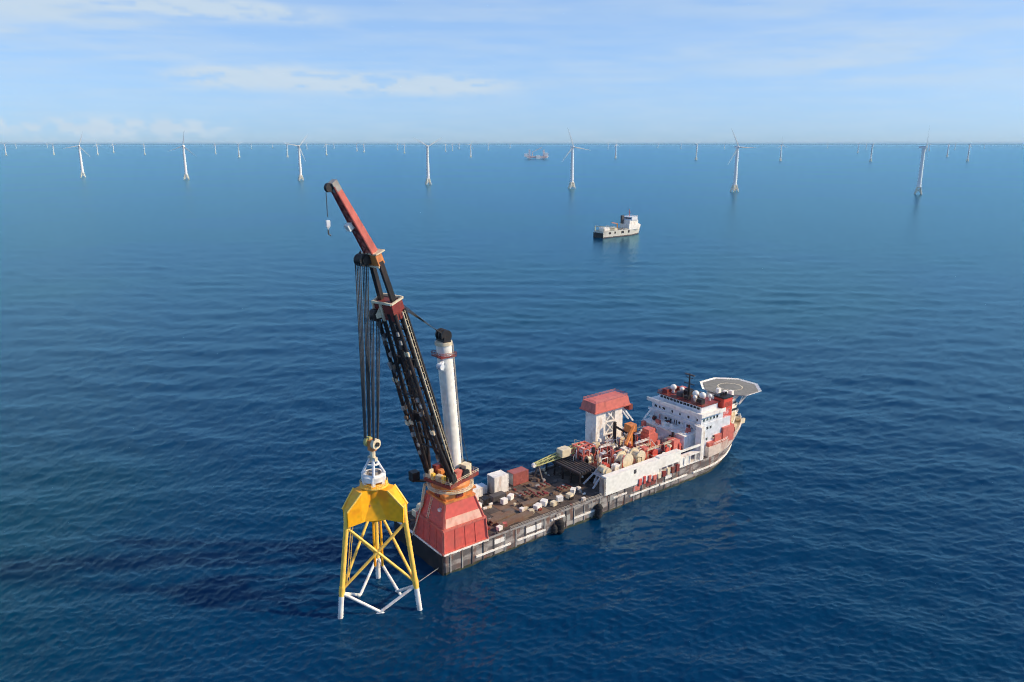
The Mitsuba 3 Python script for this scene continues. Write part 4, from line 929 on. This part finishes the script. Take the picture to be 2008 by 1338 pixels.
part(sv, 'funnel', [box(47, 50, 3, 6, 14.5, 25, .3)], 'm_dark_grey', SV)
part(sv, 'mast', [tube((57, 0, 23.5), (57, 0, 33), .4, n=6), beam((57, -2.5, 29), (57, 2.5, 29), .4)], 'm_rose', SV)
part(sv, 'side_rail', rails([(2, -8.3, 8.5), (46, -8.3, 8.5)], 1.4, .12, 4), 'm_white', SV)
for u in (12, 22):
    part(sv, 'cargo_frame', [tube((u, -7.5, 7.4), (u, -7.5, 13), .3, n=6), tube((u, 7.5, 7.4), (u, 7.5, 13), .3, n=6), beam((u, -7.5, 13), (u, 7.5, 13), .6)], 'm_cream', SV)

for u0, u1, z0, z1 in ((10, 14, 4.5, 7), (20, 23, 4.5, 7), (33, 38, 4, 7), (46, 49, 4, 7)):
    part(sv, 'side_opening', box(u0, u1, -8.62, -8.3, z0, z1), 'm_black', SV)
part(sv, 'stern_gantry', [beam((2, -7.6, 7.4), (2, -7.6, 14), .9), beam((2, 7.6, 7.4), (2, 7.6, 14), .9), beam((2, -7.6, 14), (2, 7.6, 14), .9)], 'm_cream', SV)
part(sv, 'deck_crane', [tube((40, 5, 7.4), (40, 5, 15), .8, n=8), beam((40, 5, 15), (27, 3, 17), .8)], 'm_orange', SV)
part(sv, 'wing_rail', rails([(53, -8.4, 23.5), (64, -8.4, 23.5), (64, 8.4, 23.5)], 1.3, .12, 3), 'm_white', SV)
# ------------------------------------------------------------------ far installation barge with raised legs
JB = frame(115, 7560, math.radians(4), 1.15)
jbg = thing('jack_up_barge', 'far white and pink jack-up barge with tall legs near the horizon', 'barge')
part(jbg, 'hull', [hull_of([(a, b, z) for a in (25, 190) for b in (-30, 30) for z in (9, 26)] + [(205, 0, 24)])], 'm_barge', JB)
for u in (45, 165):
    for v in (-24, 24):
        lg = [tube((u + a, v + b, -6), (u + a, v + b, 78), .9, n=5) for a in (-4, 4) for b in (-4, 4)]
        for k in range(8):
            z = k * 10
            lg += [beam((u - 4, v - 4, z), (u + 4, v - 4, z + 10), .6), beam((u + 4, v + 4, z), (u - 4, v + 4, z + 10), .6), beam((u - 4, v + 4, z), (u - 4, v - 4, z + 10), .6), beam((u + 4, v - 4, z), (u + 4, v + 4, z + 10), .6)]
        part(jbg, 'leg', lg, 'm_barge', JB)
part(jbg, 'deck_house', [box(168, 200, -28, 28, 26, 52, .8), box(160, 172, -20, 20, 52, 58, .5)], 'm_turbine', JB)
part(jbg, 'stern_house', [box(2, 40, -26, 20, 20, 46, .8)], 'm_turbine', JB)
part(jbg, 'side_house', [box(98, 132, -36, -20, 4, 34, .8)], 'm_turbine', JB)
part(jbg, 'crane_boom', [beam((70, 5, 26), (70, 5, 60), 6), beam((70, 5, 58), (150, 10, 96), 4)], 'm_barge', JB)
